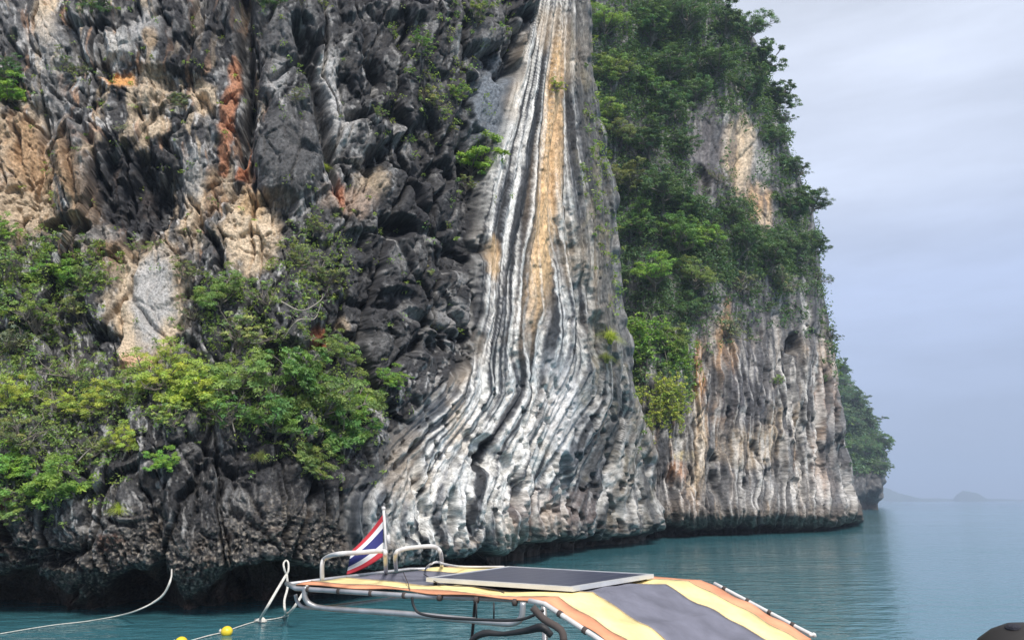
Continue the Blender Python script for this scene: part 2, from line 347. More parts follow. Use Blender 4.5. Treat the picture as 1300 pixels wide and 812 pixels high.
    flo = flo + (1.6 + 2.2 * low) * fbm(u / 7, v / 16, 67, 3) + 3.5 * low * ridged(u / 14 + v / 40, v / 34, 69, 2) - (3 + 12 * low) * sstep(.18, .34, fbm(u / 10, v / 30, 70, 3))
    gr = ridged(ft * 7 + 2, v / 300, 68, 1); flo = flo - 14 * sstep(.72, .98, gr) * (.4 + .6 * low)
    drip = ridged(u / 17, v / 150, 71, 3); dm = sstep(585, 640, v) * sstep(710, 690, v)
    flo = flo + 11 * drip * dm
    for x, y, rx, ry, a in ((606, 578, 16, 22, 26), (640, 625, 7, 20, 22), (632, 590, 7, 14, 20), (705, 600, 8, 24, 20), (735, 385, 10, 34, 16), (748, 430, 10, 30, 16), (515, 600, 8, 30, 14), (560, 650, 6, 26, 16), (582, 660, 6, 30, 18), (525, 650, 7, 24, 16)):
        flo = flo - a * blob(u, v, sn * .5, x, y, rx, ry, .35)
    for x, y, rx, ry, a in ((640, 650, 14, 36, 18), (652, 600, 8, 60, 16), (690, 560, 30, 60, 6)):
        flo = flo + a * np.clip(1 - ((u - x) / rx) ** 2 - ((v - y) / ry) ** 2, 0, 1) ** .7
    edge = sstep(.80, .97, tt)
    flo = flo * (1 - .25 * edge) + edge * (6 * ridged(u / 15, v / 110, 73, 3) + 4 * n1)
    H = blk * (1 - flow) + (flo + 6) * flow
    # undercut notch along the waterline, with hanging noses between the hollows
    nt = np.interp(u, [-260, 0, 40, 75, 130, 165, 205, 235, 262, 300, 345, 395, 440, 560, 600, 640, 652, 700, 760, 832], [735, 728, 722, 745, 752, 722, 714, 752, 742, 716, 706, 718, 724, 707, 696, 700, 685, 683, 679, 673]) + 10 * n1 + 5 * n2
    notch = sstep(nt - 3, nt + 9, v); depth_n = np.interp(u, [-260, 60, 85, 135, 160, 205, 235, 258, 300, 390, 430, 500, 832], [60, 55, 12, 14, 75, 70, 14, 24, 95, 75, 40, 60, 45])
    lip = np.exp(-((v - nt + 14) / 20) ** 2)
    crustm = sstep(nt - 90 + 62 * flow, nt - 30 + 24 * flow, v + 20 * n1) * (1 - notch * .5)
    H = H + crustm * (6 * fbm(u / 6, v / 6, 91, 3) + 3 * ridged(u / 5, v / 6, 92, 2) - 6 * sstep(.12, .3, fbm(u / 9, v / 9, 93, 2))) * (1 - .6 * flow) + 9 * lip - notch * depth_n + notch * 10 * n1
    # ---- colour
    st = fbm(wu / 15, wv_ / 150, 101, 4); st2 = fbm(wu / 6, wv_ / 60, 102, 3)
    C = np.zeros(u.shape + (3,)) + DARK
    paint(C, sstep(.0, .5, n3 + .5 * n1 + .25) * .55, GREY)
    paint(C, sstep(.16, .36, st + .35 * n1) * .5, PALE * .8)
    paint(C, (r3 > .80) * sstep(-.1, .3, n1) * .6, PALE)
    paint(C, sstep(.24, .5, n2 + .5 * n1) * .75, PALE)
    paint(C, sstep(.2, .5, fbm(u / 40, v / 25, 105, 3)) * .5, col(.13, .115, .10))
    up_l = sstep(360, 320, u + 40 * n1) * sstep(350, 310, v + 30 * n1)
    paint(C, up_l * sstep(.16, .30, fbm(wu / 20, wv_ / 110, 108, 3) + .3 * n1) * .8, CREAM * .85)
    paint(C, up_l * sstep(.22, .34, fbm(wu / 13, wv_ / 70, 109, 3)) * .7, col(.42, .26, .17))
    paint(C, sstep(.06, .20, fbm(wu / 9, wv_ / 40, 110, 3) + .2 * n1) * .7 * (1 - up_l * .5), BLACK * 1.6)
    paint(C, sstep(.22, .32, fbm(wu / 8 + 50, wv_ / 30, 116, 3)) * .75, PALE * 1.25)
    paint(C, sstep(480, 600, u + 40 * n1) * sstep(400, 330, v) * 0.25, DARK * .8)
    for x, y, rx, ry, a in ((520, 300, 110, 120, .75), (480, 420, 100, 80, .6), (470, 60, 120, 90, .5), (560, 140, 60, 70, .5), (250, 30, 110, 50, .5), (320, 630, 130, 90, .55)): paint(C, a * blob(u, v, sn * .8, x, y, rx, ry, .5) * (1 - .6 * sstep(.25, .5, n2 + .4 * n1)), DARK * .72)
    P_ = lambda x, y, rx, ry, c, a=1, sf=.4: paint(C, a * blob(wu, wv_, sn * .9, x, y, rx, ry, sf), c)
    for x, y, rx, ry, c, a in ((35, 225, 36, 66, TAN * .95, .95), (10, 275, 42, 48, CREAM * .85, .9), (60, 22, 13, 30, CREAM, .9), (62, 100, 20, 80, PALE * .8, .5), (45, 270, 22, 30, CREAM * .8, .7), (150, 103, 22, 12, ORANGE * .95 + .03, 1), (190, 40, 18, 20, PALE, .9), (195, 55, 8, 12, AMBER * .8, .7), (148, 62, 20, 24, WHITE * .8, .8),
                               (197, 112, 24, 26, CREAM * .85, .85), (255, 120, 15, 20, CREAM, .9), (195, 156, 18, 13, CREAM, .85), (285, 222, 12, 26, CREAM * .8, .8), (92, 200, 13, 54, TAN * .9, .8), (110, 252, 20, 60, TAN * .55, .6), (245, 262, 14, 54, CREAM, .9), (240, 215, 22, 26, PALE * .9, .8), (270, 250, 12, 34, TAN * .8, .7), (318, 300, 34, 46, CREAM * 1.02, 1), (318, 255, 16, 22, AMBER * .75, .8), (160, 325, 40, 26, TAN * .65, .8), (128, 300, 26, 14, PALE * .6, .6), (192, 385, 44, 82, CREAM * .85, .95), (196, 385, 24, 66, PALE * .95, .95), (165, 420, 9, 60, CREAM * 1.05, .8), (214, 442, 12, 30, CREAM, .9), (182, 468, 26, 11, col(.6, .38, .25), .95),
                               (420, 115, 16, 44, PALE * 1.1, .85), (410, 90, 7, 18, WHITE, .8), (436, 165, 12, 26, PALE, .7), (470, 224, 26, 18, CREAM * .7, .8), (440, 252, 30, 20, col(.36, .27, .21), .85), (430, 240, 8, 22, RUST * 1.2, .7), (405, 432, 15, 16, RUST * .9, .9), (440, 406, 10, 9, CREAM * .9, .9), (425, 330, 40, 60, GREY * .8, .5), (350, 60, 24, 60, GREY, .5), (425, 195, 10, 40, PALE * .9, .7), (505, 330, 8, 16, PALE * .8, .6), (548, 300, 12, 9, PALE, .7), (588, 350, 12, 12, PALE * .8, .6), (350, 100, 10, 26, PALE * .9, .7), (365, 200, 42, 58, GREY * .62, .9), (640, 138, 38, 62, BLUE * .62, .95), (615, 30, 24, 30, GREY * .8, .6), (520, 400, 12, 10, PALE * .7, .6), (575, 400, 20, 14, PALE * .7, .6), (10, 20, 20, 60, GREY, .5), (105, 165, 20, 30, GREY, .6),
                               (150, 690, 16, 14, RUST * .7, .6), (10, 690, 12, 50, RUST * .45, .7), (300, 650, 12, 22, PALE, .55), (310, 640, 8, 8, WHITE, .5), (50, 690, 30, 30, GREY * 1.2, .6), (255, 560, 20, 24, PALE * .6, .5), (470, 440, 40, 40, GREY * .6, .5), (350, 680, 14, 26, PALE * .6, .5), (120, 740, 40, 14, CREAM * .45, .5), (280, 725, 30, 18, CREAM * .5, .6), (220, 735, 26, 18, CREAM * .45, .6)):
        P_(x, y, rx, ry, c, a)
    d = line(wu, wv_, [(297, 70), (292, 120), (284, 170), (281, 215)], [7, 11, 10, 6]); paint(C, (1 - sstep(.6, 1.3, d + sn)) * .95, col(.40, .19, .11) * (1 + .9 * n2[..., None]))
    paint(C, (1 - sstep(.6, 1.3, line(wu, wv_, [(318, 190), (305, 215)], [5, 8]) + sn)) * .8, RUST)
    paint(C, 1 - sstep(.5, 1.2, line(u + 3 * n1, v, [(489, 278), (503, 305), (517, 332)], [2.6, 3.4, 2.5])), PALE * .9)
    # big near-black patches in the rock colour, cave and hollow interiors included
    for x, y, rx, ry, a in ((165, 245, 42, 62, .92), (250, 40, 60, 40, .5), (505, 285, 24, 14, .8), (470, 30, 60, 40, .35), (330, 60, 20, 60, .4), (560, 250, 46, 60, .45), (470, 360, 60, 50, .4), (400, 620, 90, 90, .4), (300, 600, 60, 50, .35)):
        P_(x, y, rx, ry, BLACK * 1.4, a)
    # flowstone bands
    z1 = fbm(ft * 9, v / 700, 111, 2); z2 = fbm(ft * 24, v / 420, 112, 2); z3 = fbm(ft * 60, v / 260, 113, 2); z4 = fbm(ft * 38 + 9, v / 330, 114, 2)
    z1, z2, z3, z4 = z1 + .07 * n2, z2 + .10 * n2 + .06 * n1, z3 + .10 * n2, z4 + .10 * n2 + .06 * n1
    sg = .9 * z2 + .8 * z4 + .6 * z3 + .5 * z1 + .02 - .10 * sstep(.55, .8, tt) * sstep(480, 300, v) + low * (.12 * np.exp(-((u - np.interp(v, [430, 640], [655, 610])) / 60) ** 2) - .10 * sstep(.25, .05, tt) - .12 * sstep(.62, .8, tt)) + .14 * fbm(u / 50, v / 60, 117, 3) + (.06 + .14 * low) * fbm(u / 8, v / 20, 124, 3) + .10 * perlin(ft * 110, v / 90, 118)
    F = np.stack([np.interp(sg, [-.34, -.20, -.08, .04, .16, .30], c) for c in ([.045, .10, .20, .34, .54, .66], [.047, .105, .205, .335, .53, .65], [.052, .115, .215, .325, .505, .625])], -1)
    F = F * (1 + .35 * fbm(u / 5, v / 14, 119, 2))[..., None]
    paint(F, sstep(.05, .35, fbm(u / 60, v / 130, 115, 3)) * .45, CREAM * .95)
    ac = np.interp(v, [0, 40, 150, 250, 350, 430, 500], [706, 705, 697, 690, 678, 662, 640]); aw = np.interp(v, [0, 40, 100, 200, 300, 400, 520], [3, 5, 10, 17, 20, 18, 14]) * (1 + .7 * z1)
    am = np.exp(-(np.abs(u + 4 * n1 - ac) / aw) ** 3) * sstep(30, 70, v) * sstep(480, 330, v)
    paint(F, am * (.95 - .45 * sstep(.1, .35, z3)), AMBER * (1 + .25 * z3[..., None]))
    paint(F, blob(u, v, sn, 622, 330, 7, 30) * .8, AMBER * .9)
    paint(F, blob(wu, wv_, sn * .6, 700, 520, 20, 70) * .6, col(.62, .63, .65))
    paint(F, blob(wu, wv_, sn * .6, 500, 590, 26, 55) * .5, CREAM * .95)
    paint(F, blob(wu, wv_, sn * .6, 690, 650, 60, 30) * .4, col(.26, .19, .165))
    dk = sstep(.60 + .12 * low, .86 + .06 * low, tt + .25 * z1 + .1 * n1) * (.8 - .15 * low); paint(F, dk, col(.115, .112, .108)); paint(F, dk * sstep(.15, .3, fbm(u / 12, v / 40, 125, 3)) * .6, col(.22, .19, .13)); paint(F, dk * sstep(.12, .35, z3 + .3 * z2) * sstep(380, 520, v), WHITE * .8)
    paint(F, sstep(.25, .02, tt) * sstep(420, 560, v) * .5, BLUE * .5)
    paint(F, sstep(.35, .6, -n2 - .3 * n1) * .5 * low, DARK)
    C = C * (1 - flow[..., None]) + F * flow[..., None]
    # oyster-grown band above the water
    paint(C, crustm * (.75 - .35 * flow), col(.07, .066, .063)); paint(C, crustm * sstep(.10, .26, fbm(u / 3.6, v / 3.6, 121, 2)) * .75, col(.36, .32, .27)); paint(C, crustm * sstep(.08, .22, fbm(u / 5, v / 5, 122, 2)) * .7, BLACK); paint(C, crustm * sstep(.15, .35, fbm(u / 30, v / 20, 123, 2)) * .25, col(.22, .16, .12))
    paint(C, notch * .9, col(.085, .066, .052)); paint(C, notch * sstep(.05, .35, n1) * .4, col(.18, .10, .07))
    H = H * (1 - .85 * q)
    relief_near.grain = np.stack([u / 12 * (1 - flow) + ft * 20 * flow, v / 12 * (1 - flow) + v / 26 * flow], -1)
    return H, C
def u_near(c, v):
    v = np.asarray(v, float); R = np.interp(v, FV, FR_); cc = np.clip(c, None, 800.0)
    u = np.where(cc < 560, cc, 560 + (cc - 560) / 240.0 * (R - 560)); q = np.clip((c - 800) / 40.0, 0, 1)
    rag = 7 * perlin(v / 46, v * 0 + .3, 501) + 3 * perlin(v / 19, v * 0 + .3, 502)      # uneven rim
    return u + 10 * np.sin(q * np.pi / 2) + rag * np.clip((cc - 755) / 45, 0, 1) ** 2
c_near = np.concatenate([np.linspace(-260, -4, 66), np.arange(0, 800, 1.3), np.linspace(800, 840, 34)])
r_near = np.concatenate([-np.linspace(1, .03, 40), np.linspace(0, 1, 590)])
WU = [-260, 0, 230, 340, 450, 560, 640, 655, 720, 832]; WVv = [772, 772, 772, 770, 752, 724, 710, 697, 692, 682]
DU = [-260, 0, 230, 340, 450, 560, 640, 700, 760, 840]
build_sheet('near_cliff', c_near, u_near, WU, WVv, DU, [-220, 100, 300, 430, 560, 650, 715],
            [[36, 36, 36, 36, 39, 42, 46, 50, 55, 62],
             [29, 29, 29.5, 30, 32, 35.5, 40, 44, 50, 60],
             [27, 27, 27, 27.5, 29, 33, 37.5, 42, 48, 57],
             [25.5, 25.5, 25.5, 26, 28, 32, 36.5, 41, 48, 58],
             [23, 23, 23.2, 24, 26, 31, 36, 42, 50, 60],
             [22, 22, 22.2, 22.8, 25, 30.5, 36, 44, 51, 61],
             [22, 22, 22, 22.6, 25, 31, 37.5, 46, 52, 62]], -220, r_near, relief_near, (800, 840, .5),
            'dark limestone cliff with orange stains and a white striped flowstone curtain')

RS_V = [-140, -100, -50, 0, 20, 60, 130, 200, 260, 330, 400, 450, 520, 600, 664]; RS_U = [790, 835, 872, 908, 936, 952, 978, 998, 1024, 1035, 1044, 1050, 1055, 1068, 1080]
def relief_far(u, v, vw, q):
    wu = u + 5 * fbm(u / 40, v / 130, 203, 2) + 2.5 * fbm(u / 9, v / 24, 206, 2); wv_ = v + 8 * fbm(u / 30, v / 50, 204, 3)
    n1 = fbm(u / 22, v / 30, 205, 4); n2 = fbm(u / 8, v / 10, 208, 3); n3 = fbm(u / 90, v / 110, 209, 3); sn = .55 * n1 + .25 * n2
    h1, e1, r1 = cells(wu / 60, wv_ / 110, 211); h2, e2, r2 = cells(wu / 20, wv_ / 42, 212)
    rib1 = ridged(wu / 42, wv_ / 260, 213, 2); rib2 = ridged(wu / 15, wv_ / 120, 214, 3); rib3 = ridged(wu / 6, wv_ / 45, 215, 2)
    low = sstep(380, 480, v)
    rib2 = ridged(wu / 13, wv_ / 210, 214, 3); rib3 = ridged(wu / 5, wv_ / 80, 215, 2)
    H = 5 * h1 + 3 * h2 + 10 * n3 * 2 + (8 + 8 * low) * rib1 + (3 + 9 * low) * rib2 + (1 + 3.6 * low) * rib3 + 4 * n1 + 1.6 * n2 - 2 * (1 - sstep(0, .12, e1)) - 12 * sstep(.25, .45, fbm(u / 12, v / 40, 216, 3)) * low
    for x, y, rx, ry, a in ((1005, 437, 7, 13, 34), (888, 235, 10, 22, 24), (900, 600, 9, 26, 20), (1010, 560, 5, 40, 16), (985, 590, 5, 34, 14), (845, 640, 10, 40, 18), (950, 585, 7, 20, 12), (1035, 520, 4, 40, 12), (925, 465, 5, 20, 8), (1000, 500, 4, 40, 10)):
        H = H - a * blob(u, v, sn * .5, x, y, rx, ry, .35)
    H = H + 10 * np.clip(1 - ((u - 945) / 46) ** 2 - ((v - 505) / 70) ** 2, 0, 1)
    H = H * (1 - .8 * q)
    nt = np.interp(u, [690, 830, 850, 870, 900, 940, 965, 985, 1040, 1090], [668, 668, 662, 670, 671, 667, 663, 671, 668, 659]) + 4 * n1 + 2 * n2
    notch = sstep(nt - 2, nt + 5, v); lip = np.exp(-((v - nt + 10) / 14) ** 2); crustm = sstep(nt - 34, nt - 6, v + 9 * n1)
    H = H + 4 * lip + crustm * 5 * fbm(u / 5, v / 7, 217, 3) - notch * 22
    st = fbm(wu / 8, wv_ / 200, 221, 3) + .15 * n2; st2 = fbm(wu / 4.2, wv_ / 110, 222, 2) + .15 * n2; st3 = fbm(wu / 20, wv_ / 170, 223, 3) + .1 * n2
    C = np.zeros(u.shape + (3,)) + col(.14, .138, .145)
    paint(C, sstep(.0, .45, st3 + .2) * .5, col(.10, .10, .108))
    paint(C, sstep(.05, .2, st) * .7, PALE * .9)
    paint(C, sstep(.10, .26, st2) * .75 * (.45 + .55 * low), WHITE)
    paint(C, sstep(.10, .28, st3 + .3 * st) * .7 * low, CREAM * .85); paint(C, sstep(.24, .36, fbm(wu / 9, wv_ / 120, 226, 2)) * .6 * low, col(.44, .30, .2))
    st4 = fbm(wu / 6, wv_ / 90, 227, 2) + .15 * n2; paint(C, sstep(.10, .2, st4) * .7, col(.13, .13, .14)); paint(C, sstep(.14, .24, -st4) * .6 * low, WHITE)
    paint(C, sstep(.12, .28, -st2 + .2 * n1) * .8, DARK)
    P_ = lambda x, y, rx, ry, c, a=1: paint(C, a * blob(wu, wv_, sn * .9, x, y, rx, ry, .4), c)
    for x, y, rx, ry, c, a in ((936, 200, 20, 46, CREAM * 1.05, .95), (930, 215, 9, 30, AMBER * .9, .6), (962, 258, 14, 30, TAN * 1.2, .9), (967, 285, 8, 20, CREAM, .8), (965, 215, 10, 26, PALE, .8), (920, 455, 13, 56, col(.55, .33, .17), .95), (885, 480, 8, 40, ORANGE * .8, .9), (918, 520, 18, 22, col(.52, .34, .2), .9), (880, 580, 16, 66, CREAM * 1.1, .9), (868, 540, 9, 30, PALE, .8), (945, 565, 34, 28, CREAM * .9, .65), (976, 545, 9, 40, CREAM * .9, .85), (855, 597, 12, 13, col(.40, .20, .10), .8), (862, 582, 12, 6, col(.75, .62, .35), .9), (940, 500, 38, 52, col(.10, .10, .112), .95), (955, 480, 20, 40, col(.12, .12, .13), .7), (1015, 400, 7, 34, PALE * 1.1, .7), (985, 420, 8, 40, PALE * .8, .5), (1048, 490, 14, 50, col(.34, .24, .19), .7), (1000, 620, 50, 22, PALE, .5), (1060, 620, 24, 26, PALE * .9, .6), (930, 622, 30, 20, PALE * .9, .6), (870, 640, 26, 18, col(.36, .28, .23), .7), (895, 200, 24, 60, col(.12, .11, .115), .7), (1040, 600, 12, 30, col(.4, .3, .24), .6)):
        P_(x, y, rx, ry, c, a)
    fs_ = perlin(wu / 3.4, wv_ / 55, 231) + .3 * n2; paint(C, sstep(.1, .3, fs_) * .75 * low, col(.065, .065, .07)); paint(C, sstep(.14, .32, -fs_) * .55 * low, WHITE * .95); H = H - 4 * low * sstep(.05, .3, fs_)
    for x0, y0, x1, y1, w in ((1003, 455, 1000, 560, 3), (1013, 470, 1012, 610, 2.5), (1022, 470, 1018, 560, 3), (1032, 450, 1036, 540, 2.5), (995, 560, 992, 610, 3), (1006, 590, 1002, 640, 4), (985, 470, 990, 520, 2.5), (1027, 560, 1030, 640, 4), (1050, 560, 1056, 640, 3), (1002, 388, 1018, 420, 3)):
        m = 1 - sstep(.5, 1.4, line(wu, v, [(x0, y0), (x1, y1)], w)); paint(C, m * .6 * sstep(-.15, .1, n2), WHITE); H = H + 3 * m
    paint(C, sstep(.3, .55, -n2 - .3 * n1) * .8, DARK)
    paint(C, sstep(.04, .22, fbm(wu / 13, wv_ / 240, 233, 3) + .25 * n1) * .65, col(.085, .085, .092)); C = C * (.86 + .3 * n2[..., None])
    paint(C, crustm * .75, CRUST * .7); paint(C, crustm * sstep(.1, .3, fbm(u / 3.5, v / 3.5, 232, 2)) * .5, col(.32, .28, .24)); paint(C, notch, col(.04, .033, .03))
    return H, C
def u_far(c, v):
    R = np.interp(v, RS_V, RS_U); cc = np.clip(c, 0, 1.0); q = np.clip((c - 1) / .2, 0, 1)
    return 690 + (R - 690) * cc + 6 * np.sin(q * np.pi / 2)
c_far = np.concatenate([np.linspace(0, .28, 50), np.linspace(.283, 1, 262), np.linspace(1.004, 1.2, 44)])
r_far = np.concatenate([-np.linspace(1, .03, 40), np.linspace(0, 1, 480)])
build_sheet('far_cliff', c_far, u_far, [690, 830, 900, 960, 1040, 1092], [690, 683, 678, 676, 673, 664], [690, 780, 830, 900, 960, 1040, 1100], [-140, 100, 250, 400, 500, 600, 655],
            [[92, 92, 98, 104, 112, 124, 136], [84, 86, 88, 90, 98, 110, 124], [80, 82, 80, 82, 90, 102, 118], [76, 80, 74, 77, 83, 94, 112], [72, 78, 71, 74, 79, 88, 108], [68, 75, 68, 71, 76, 84, 106], [62, 70, 65, 69, 73, 79, 104]],
            -140, r_far, relief_far, (1.0, 1.2, .7), 'pale streaked limestone buttress rising from the water behind the trees')

R3_V = [440, 455, 500, 540, 570, 600, 620, 650]; R3_U = [1050, 1058, 1080, 1102, 1116, 1116, 1114, 1118]
def relief_head(u, v, vw, q):
    n1 = fbm(u / 10, v / 14, 305, 4); n2 = fbm(u / 4, v / 6, 308, 3)
    H = 7 * ridged(u / 12, v / 50, 310, 3) + 6 * n1 + 2 * n2 - 10 * sstep(630, 642, v) - 8 * blob(u, v, n1 * .5, 1104, 620, 6, 18)
    C = np.zeros(u.shape + (3,)) + col(.08, .078, .078); paint(C, sstep(.1, .4, n2 + fbm(u / 6, v / 50, 311, 2)) * .5, PALE * .6); paint(C, sstep(632, 642, v), CRUST * .6)
    return H, C
build_sheet('headland', np.concatenate([np.linspace(0, 1, 70), np.linspace(1.01, 1.2, 24)]), lambda c, v: 1030 + (np.interp(v, R3_V, R3_U) - 1030) * np.clip(c, 0, 1) + 4 * np.sin(np.clip((c - 1) / .2, 0, 1) * np.pi / 2),
            [1030, 1130], [648, 646], [1030, 1080, 1130], [440, 540, 620], [[330, 330, 340], [290, 290, 300], [262, 260, 268]], -1, np.linspace(.665, 1, 130), relief_head, (1.0, 1.2, .4), 'small wooded headland farthest along the cliff at the horizon')

# ------------------------------------------------------------------ plants
def make_plant(kind, seed):
    r = random.Random(seed * 31 + len(kind)); g = np.random.default_rng(seed * 7 + len(kind))
    bm = bmesh.new(); tips = []
    def limb(p, d, ln, r0, depth, bend):
        q = [p]; dd = Vector(d).normalized()
        for k in range(4):
            dd = (dd + Vector((r.uniform(-.28, .28), r.uniform(-.28, .28), r.uniform(-.15, .2) + bend))).normalized(); q.append(q[-1] + dd * ln / 4)
        tube(bm, q, [r0, r0 * .85, r0 * .7, r0 * .55, r0 * .4], 4 if depth else 6, False)
        return q, dd
    cl = []      # cluster centre, radius, flatness
    blades = None
    if kind in ('bush', 'round', 'sparse'):
        nl = {'bush': 11, 'round': 12, 'sparse': 9}[kind]; th = .25 if kind != 'round' else .55
        trunk, _ = limb(Vector((0, 0, -.12)), (r.uniform(-.2, .2), r.uniform(-.2, .2), 1), th + .12, .055, 0, 0)
        for k in range(nl):
            a = 6.283 * (k + r.random() * .8) / nl; el_ = r.uniform(.0, 1.25) if kind != 'sparse' else r.uniform(.1, 1.3)
            st = trunk[r.choice((2, 3, 4))]
            ln = r.uniform(.55, 1.0) * (1 if kind != 'round' else .9)
            q, dd = limb(st, (math.cos(a) * math.cos(el_), math.sin(a) * math.cos(el_), math.sin(el_) * (1.0 if kind != 'round' else 1.3)), ln, .028, 1, .05)
            for m in range(7 if kind != 'sparse' else 8):
                st2 = q[r.choice((1, 2, 3, 4))]
                q2, _ = limb(st2, (dd.x + r.uniform(-1.1, 1.1), dd.y + r.uniform(-1.1, 1.1), dd.z + r.uniform(-.6, .8)), r.uniform(.2, .42), .012, 2, .03)
                if kind == 'sparse' and r.random() < .45: continue
                cl.append((q2[-1], r.uniform(.10, .19) * (.8 if kind == 'sparse' else 1), .6))
        k_ = (.75, 1.0, 1.3, .85, 1.1)[seed % 5]; per = int({'bush': 92, 'round': 80, 'sparse': 44}[kind] / k_); L, W = .040 * k_, (.015, .019, .018, .010, .014)[seed % 5]
    elif kind == 'hang':
        for k in range(64):
            x, y = r.gauss(0, .42), r.uniform(-.2, .35); ln = r.uniform(.3, 2.0) * max(.3, 1 - .55 * abs(x)); p = Vector((x, y, r.uniform(-.55, .5))); q = [p]; dx = r.uniform(-.04, .04)
            while (p - q[-1]).length < ln:
                q.append(q[-1] + Vector((dx + r.uniform(-.07, .07), r.uniform(-.05, .05) + (.03 if len(q) < 4 else 0), -r.uniform(.06, .17))))
                if r.random() < .85: cl.append((q[-1] + Vector((r.uniform(-.08, .08), r.uniform(-.06, .06), r.uniform(-.06, .06))), r.uniform(.05, .17), .9))
            tube(bm, q, .008, 3, False)
        per = 15; L, W = .048, .020
    elif kind == 'tuft':
        tube(bm, [Vector((0, 0, -.15)), Vector((0, 0, .02)), Vector((.01, 0, .1))], [.09, .07, .02], 6)
        vs_, fs_ = [], []
        for k in range(420):
            a = r.uniform(0, 6.283); o = r.uniform(.2, 1.0); h = r.uniform(.7, 1.25); w = .012; sx, sy = -math.sin(a) * w, math.cos(a) * w; b0 = len(vs_); c0 = Vector((r.uniform(-.14, .14), r.uniform(-.14, .14), 0))
            for m in range(5):
                t = m / 4; rad = o * t ** 1.6; z = h * (1.5 * t - .95 * t * t * (.5 + o)); ww = 1 - t * .85
                vs_ += [(c0.x + math.cos(a) * rad + sx * ww, c0.y + math.sin(a) * rad + sy * ww, z), (c0.x + math.cos(a) * rad - sx * ww, c0.y + math.sin(a) * rad - sy * ww, z)]
                if m: fs_.append((b0 + 2 * m - 2, b0 + 2 * m - 1, b0 + 2 * m + 1, b0 + 2 * m))
        blades = (np.array(vs_), np.array(fs_))
    stem = bm_mesh(kind + '_stem', bm); stem.materials.append(BARK)
    if blades is None:
        cv, ct = leaves(g, [c for c, _, _ in cl], [x for _, x, _ in cl], per, L, W, .62)
        me = np_mesh(kind + '_crown', cv, np.arange(len(cv)).reshape(-1, 4), False)
    else:
        me = np_mesh(kind + '_crown', *blades); t = np.repeat(g.uniform(.7, 1.35, 420), 10); ct = np.stack([t * 1.05, t, t], -1)
    add_color(me, 'tone', ct); me.materials.append(LEAF)
    return me, stem
def leaves(g, centres, radii, per, L, W, flat):
    c = np.array([tuple(x) for x in centres]); R_ = np.array(radii); n = len(c) * per
    d = g.normal(size=(n, 3)); d /= np.linalg.norm(d, axis=1, keepdims=True); d[:, 2] = np.where(g.random(n) < .7, np.abs(d[:, 2]), d[:, 2]) * flat
    p = np.repeat(c, per, 0) + d * np.repeat(R_, per)[:, None] * g.uniform(.35, 1.05, (n, 1))
    nrm = d * .5 + g.normal(size=(n, 3)) * .45 + np.array([0, 0, .55]); nrm /= np.linalg.norm(nrm, axis=1, keepdims=True)
    t = d + g.normal(size=(n, 3)) * .6 - np.array([0, 0, .25]); t -= nrm * (t * nrm).sum(1, keepdims=True); t /= np.linalg.norm(t, axis=1, keepdims=True) + 1e-9
    b = np.cross(nrm, t); sc = g.uniform(.65, 1.35, (n, 1)); l = t * L * sc; w = b * W * sc
    v = np.stack([p - l, p + w + l * .1, p + l, p - w + l * .1], 1).reshape(-1, 3)
    k = np.repeat(g.uniform(.72, 1.3, len(c)), per) * g.uniform(.75, 1.25, n); y = np.repeat(g.uniform(-.16, .14, len(c)), per) + g.uniform(-.08, .08, n)
    tone = np.stack([k * (1 + 1.3 * y), k * (1 + .35 * y), k * (1 - .8 * y)], -1)
    return v, np.repeat(tone, 4, 0)
PROTO = {k: [make_plant(k, s_) for s_ in range(n_)] for k, n_ in (('bush', 5), ('round', 5), ('sparse', 4), ('hang', 3), ('tuft', 2))}
TONE = {'Y': (.42, .50, .10), 'G': (.26, .42, .085), 'M': (.15, .27, .07), 'D': (.11, .195, .075), 'O': (.27, .31, .12), 'B': (.115, .195, .085), 'P': (.26, .36, .105), 'S': (.24, .27, .16)}
NAMES = {'bush': ('shrub', 'shrub'), 'round': ('tree', 'tree'), 'sparse': ('scrubby_shrub', 'shrub'), 'hang': ('hanging_vine', 'vine'), 'tuft': ('grass_tuft', 'grass tuft')}
def plant(sheet, u, v, r, kind, tone, label, group):
    # (u, v): where the crown's middle stands on the cliff, r: its half width, in cliff-sheet units
    foot = {'bush': .55, 'round': .85, 'sparse': .5, 'hang': -.9, 'tuft': .3}[kind]
    p, n, d = on(sheet, u, v + foot * r); size = r * d / 1000.0
    e_ = empty(NAMES[kind][0], p); tag(e_, label, NAMES[kind][1], group)
    crown_me, stem_me = rnd.choice(PROTO[kind])
    n.z = 0; n.normalize(); lean = {'bush': .45, 'round': .35, 'sparse': .45, 'hang': 0, 'tuft': .3}[kind]
    up = (Vector((0, 0, 1)) + n * lean + Vector((rnd.uniform(-.12, .12), rnd.uniform(-.12, .12), 0))).normalized()
    if kind == 'hang': e_.location = p + n * size * .5
    if kind == 'hang': yaw = math.atan2(n.y, n.x) - math.pi / 2; q = Matrix.Rotation(yaw, 3, 'Z').to_quaternion()
    else: q = up.to_track_quat('Z', 'Y') @ Matrix.Rotation(rnd.uniform(0, 6.283), 3, 'Z').to_quaternion()
    s3 = Vector((size * rnd.uniform(.92, 1.12), size * rnd.uniform(.92, 1.12), size * rnd.uniform(.85, 1.05)))
    e_.rotation_mode = 'QUATERNION'; e_.rotation_quaternion = q; e_.scale = s3
    t = TONE[tone]; j = rnd.uniform(.85, 1.18)
    for nm, me in (('crown' if kind in ('bush', 'round', 'sparse') else 'foliage', crown_me), ('trunk' if kind == 'round' else 'stem', stem_me)):
        o = bpy.data.objects.new(nm, me); COL.objects.link(o); o.parent = e_; o.color = (t[0] * j, t[1] * j * rnd.uniform(.95, 1.05), t[2] * j, 1)
    return e_
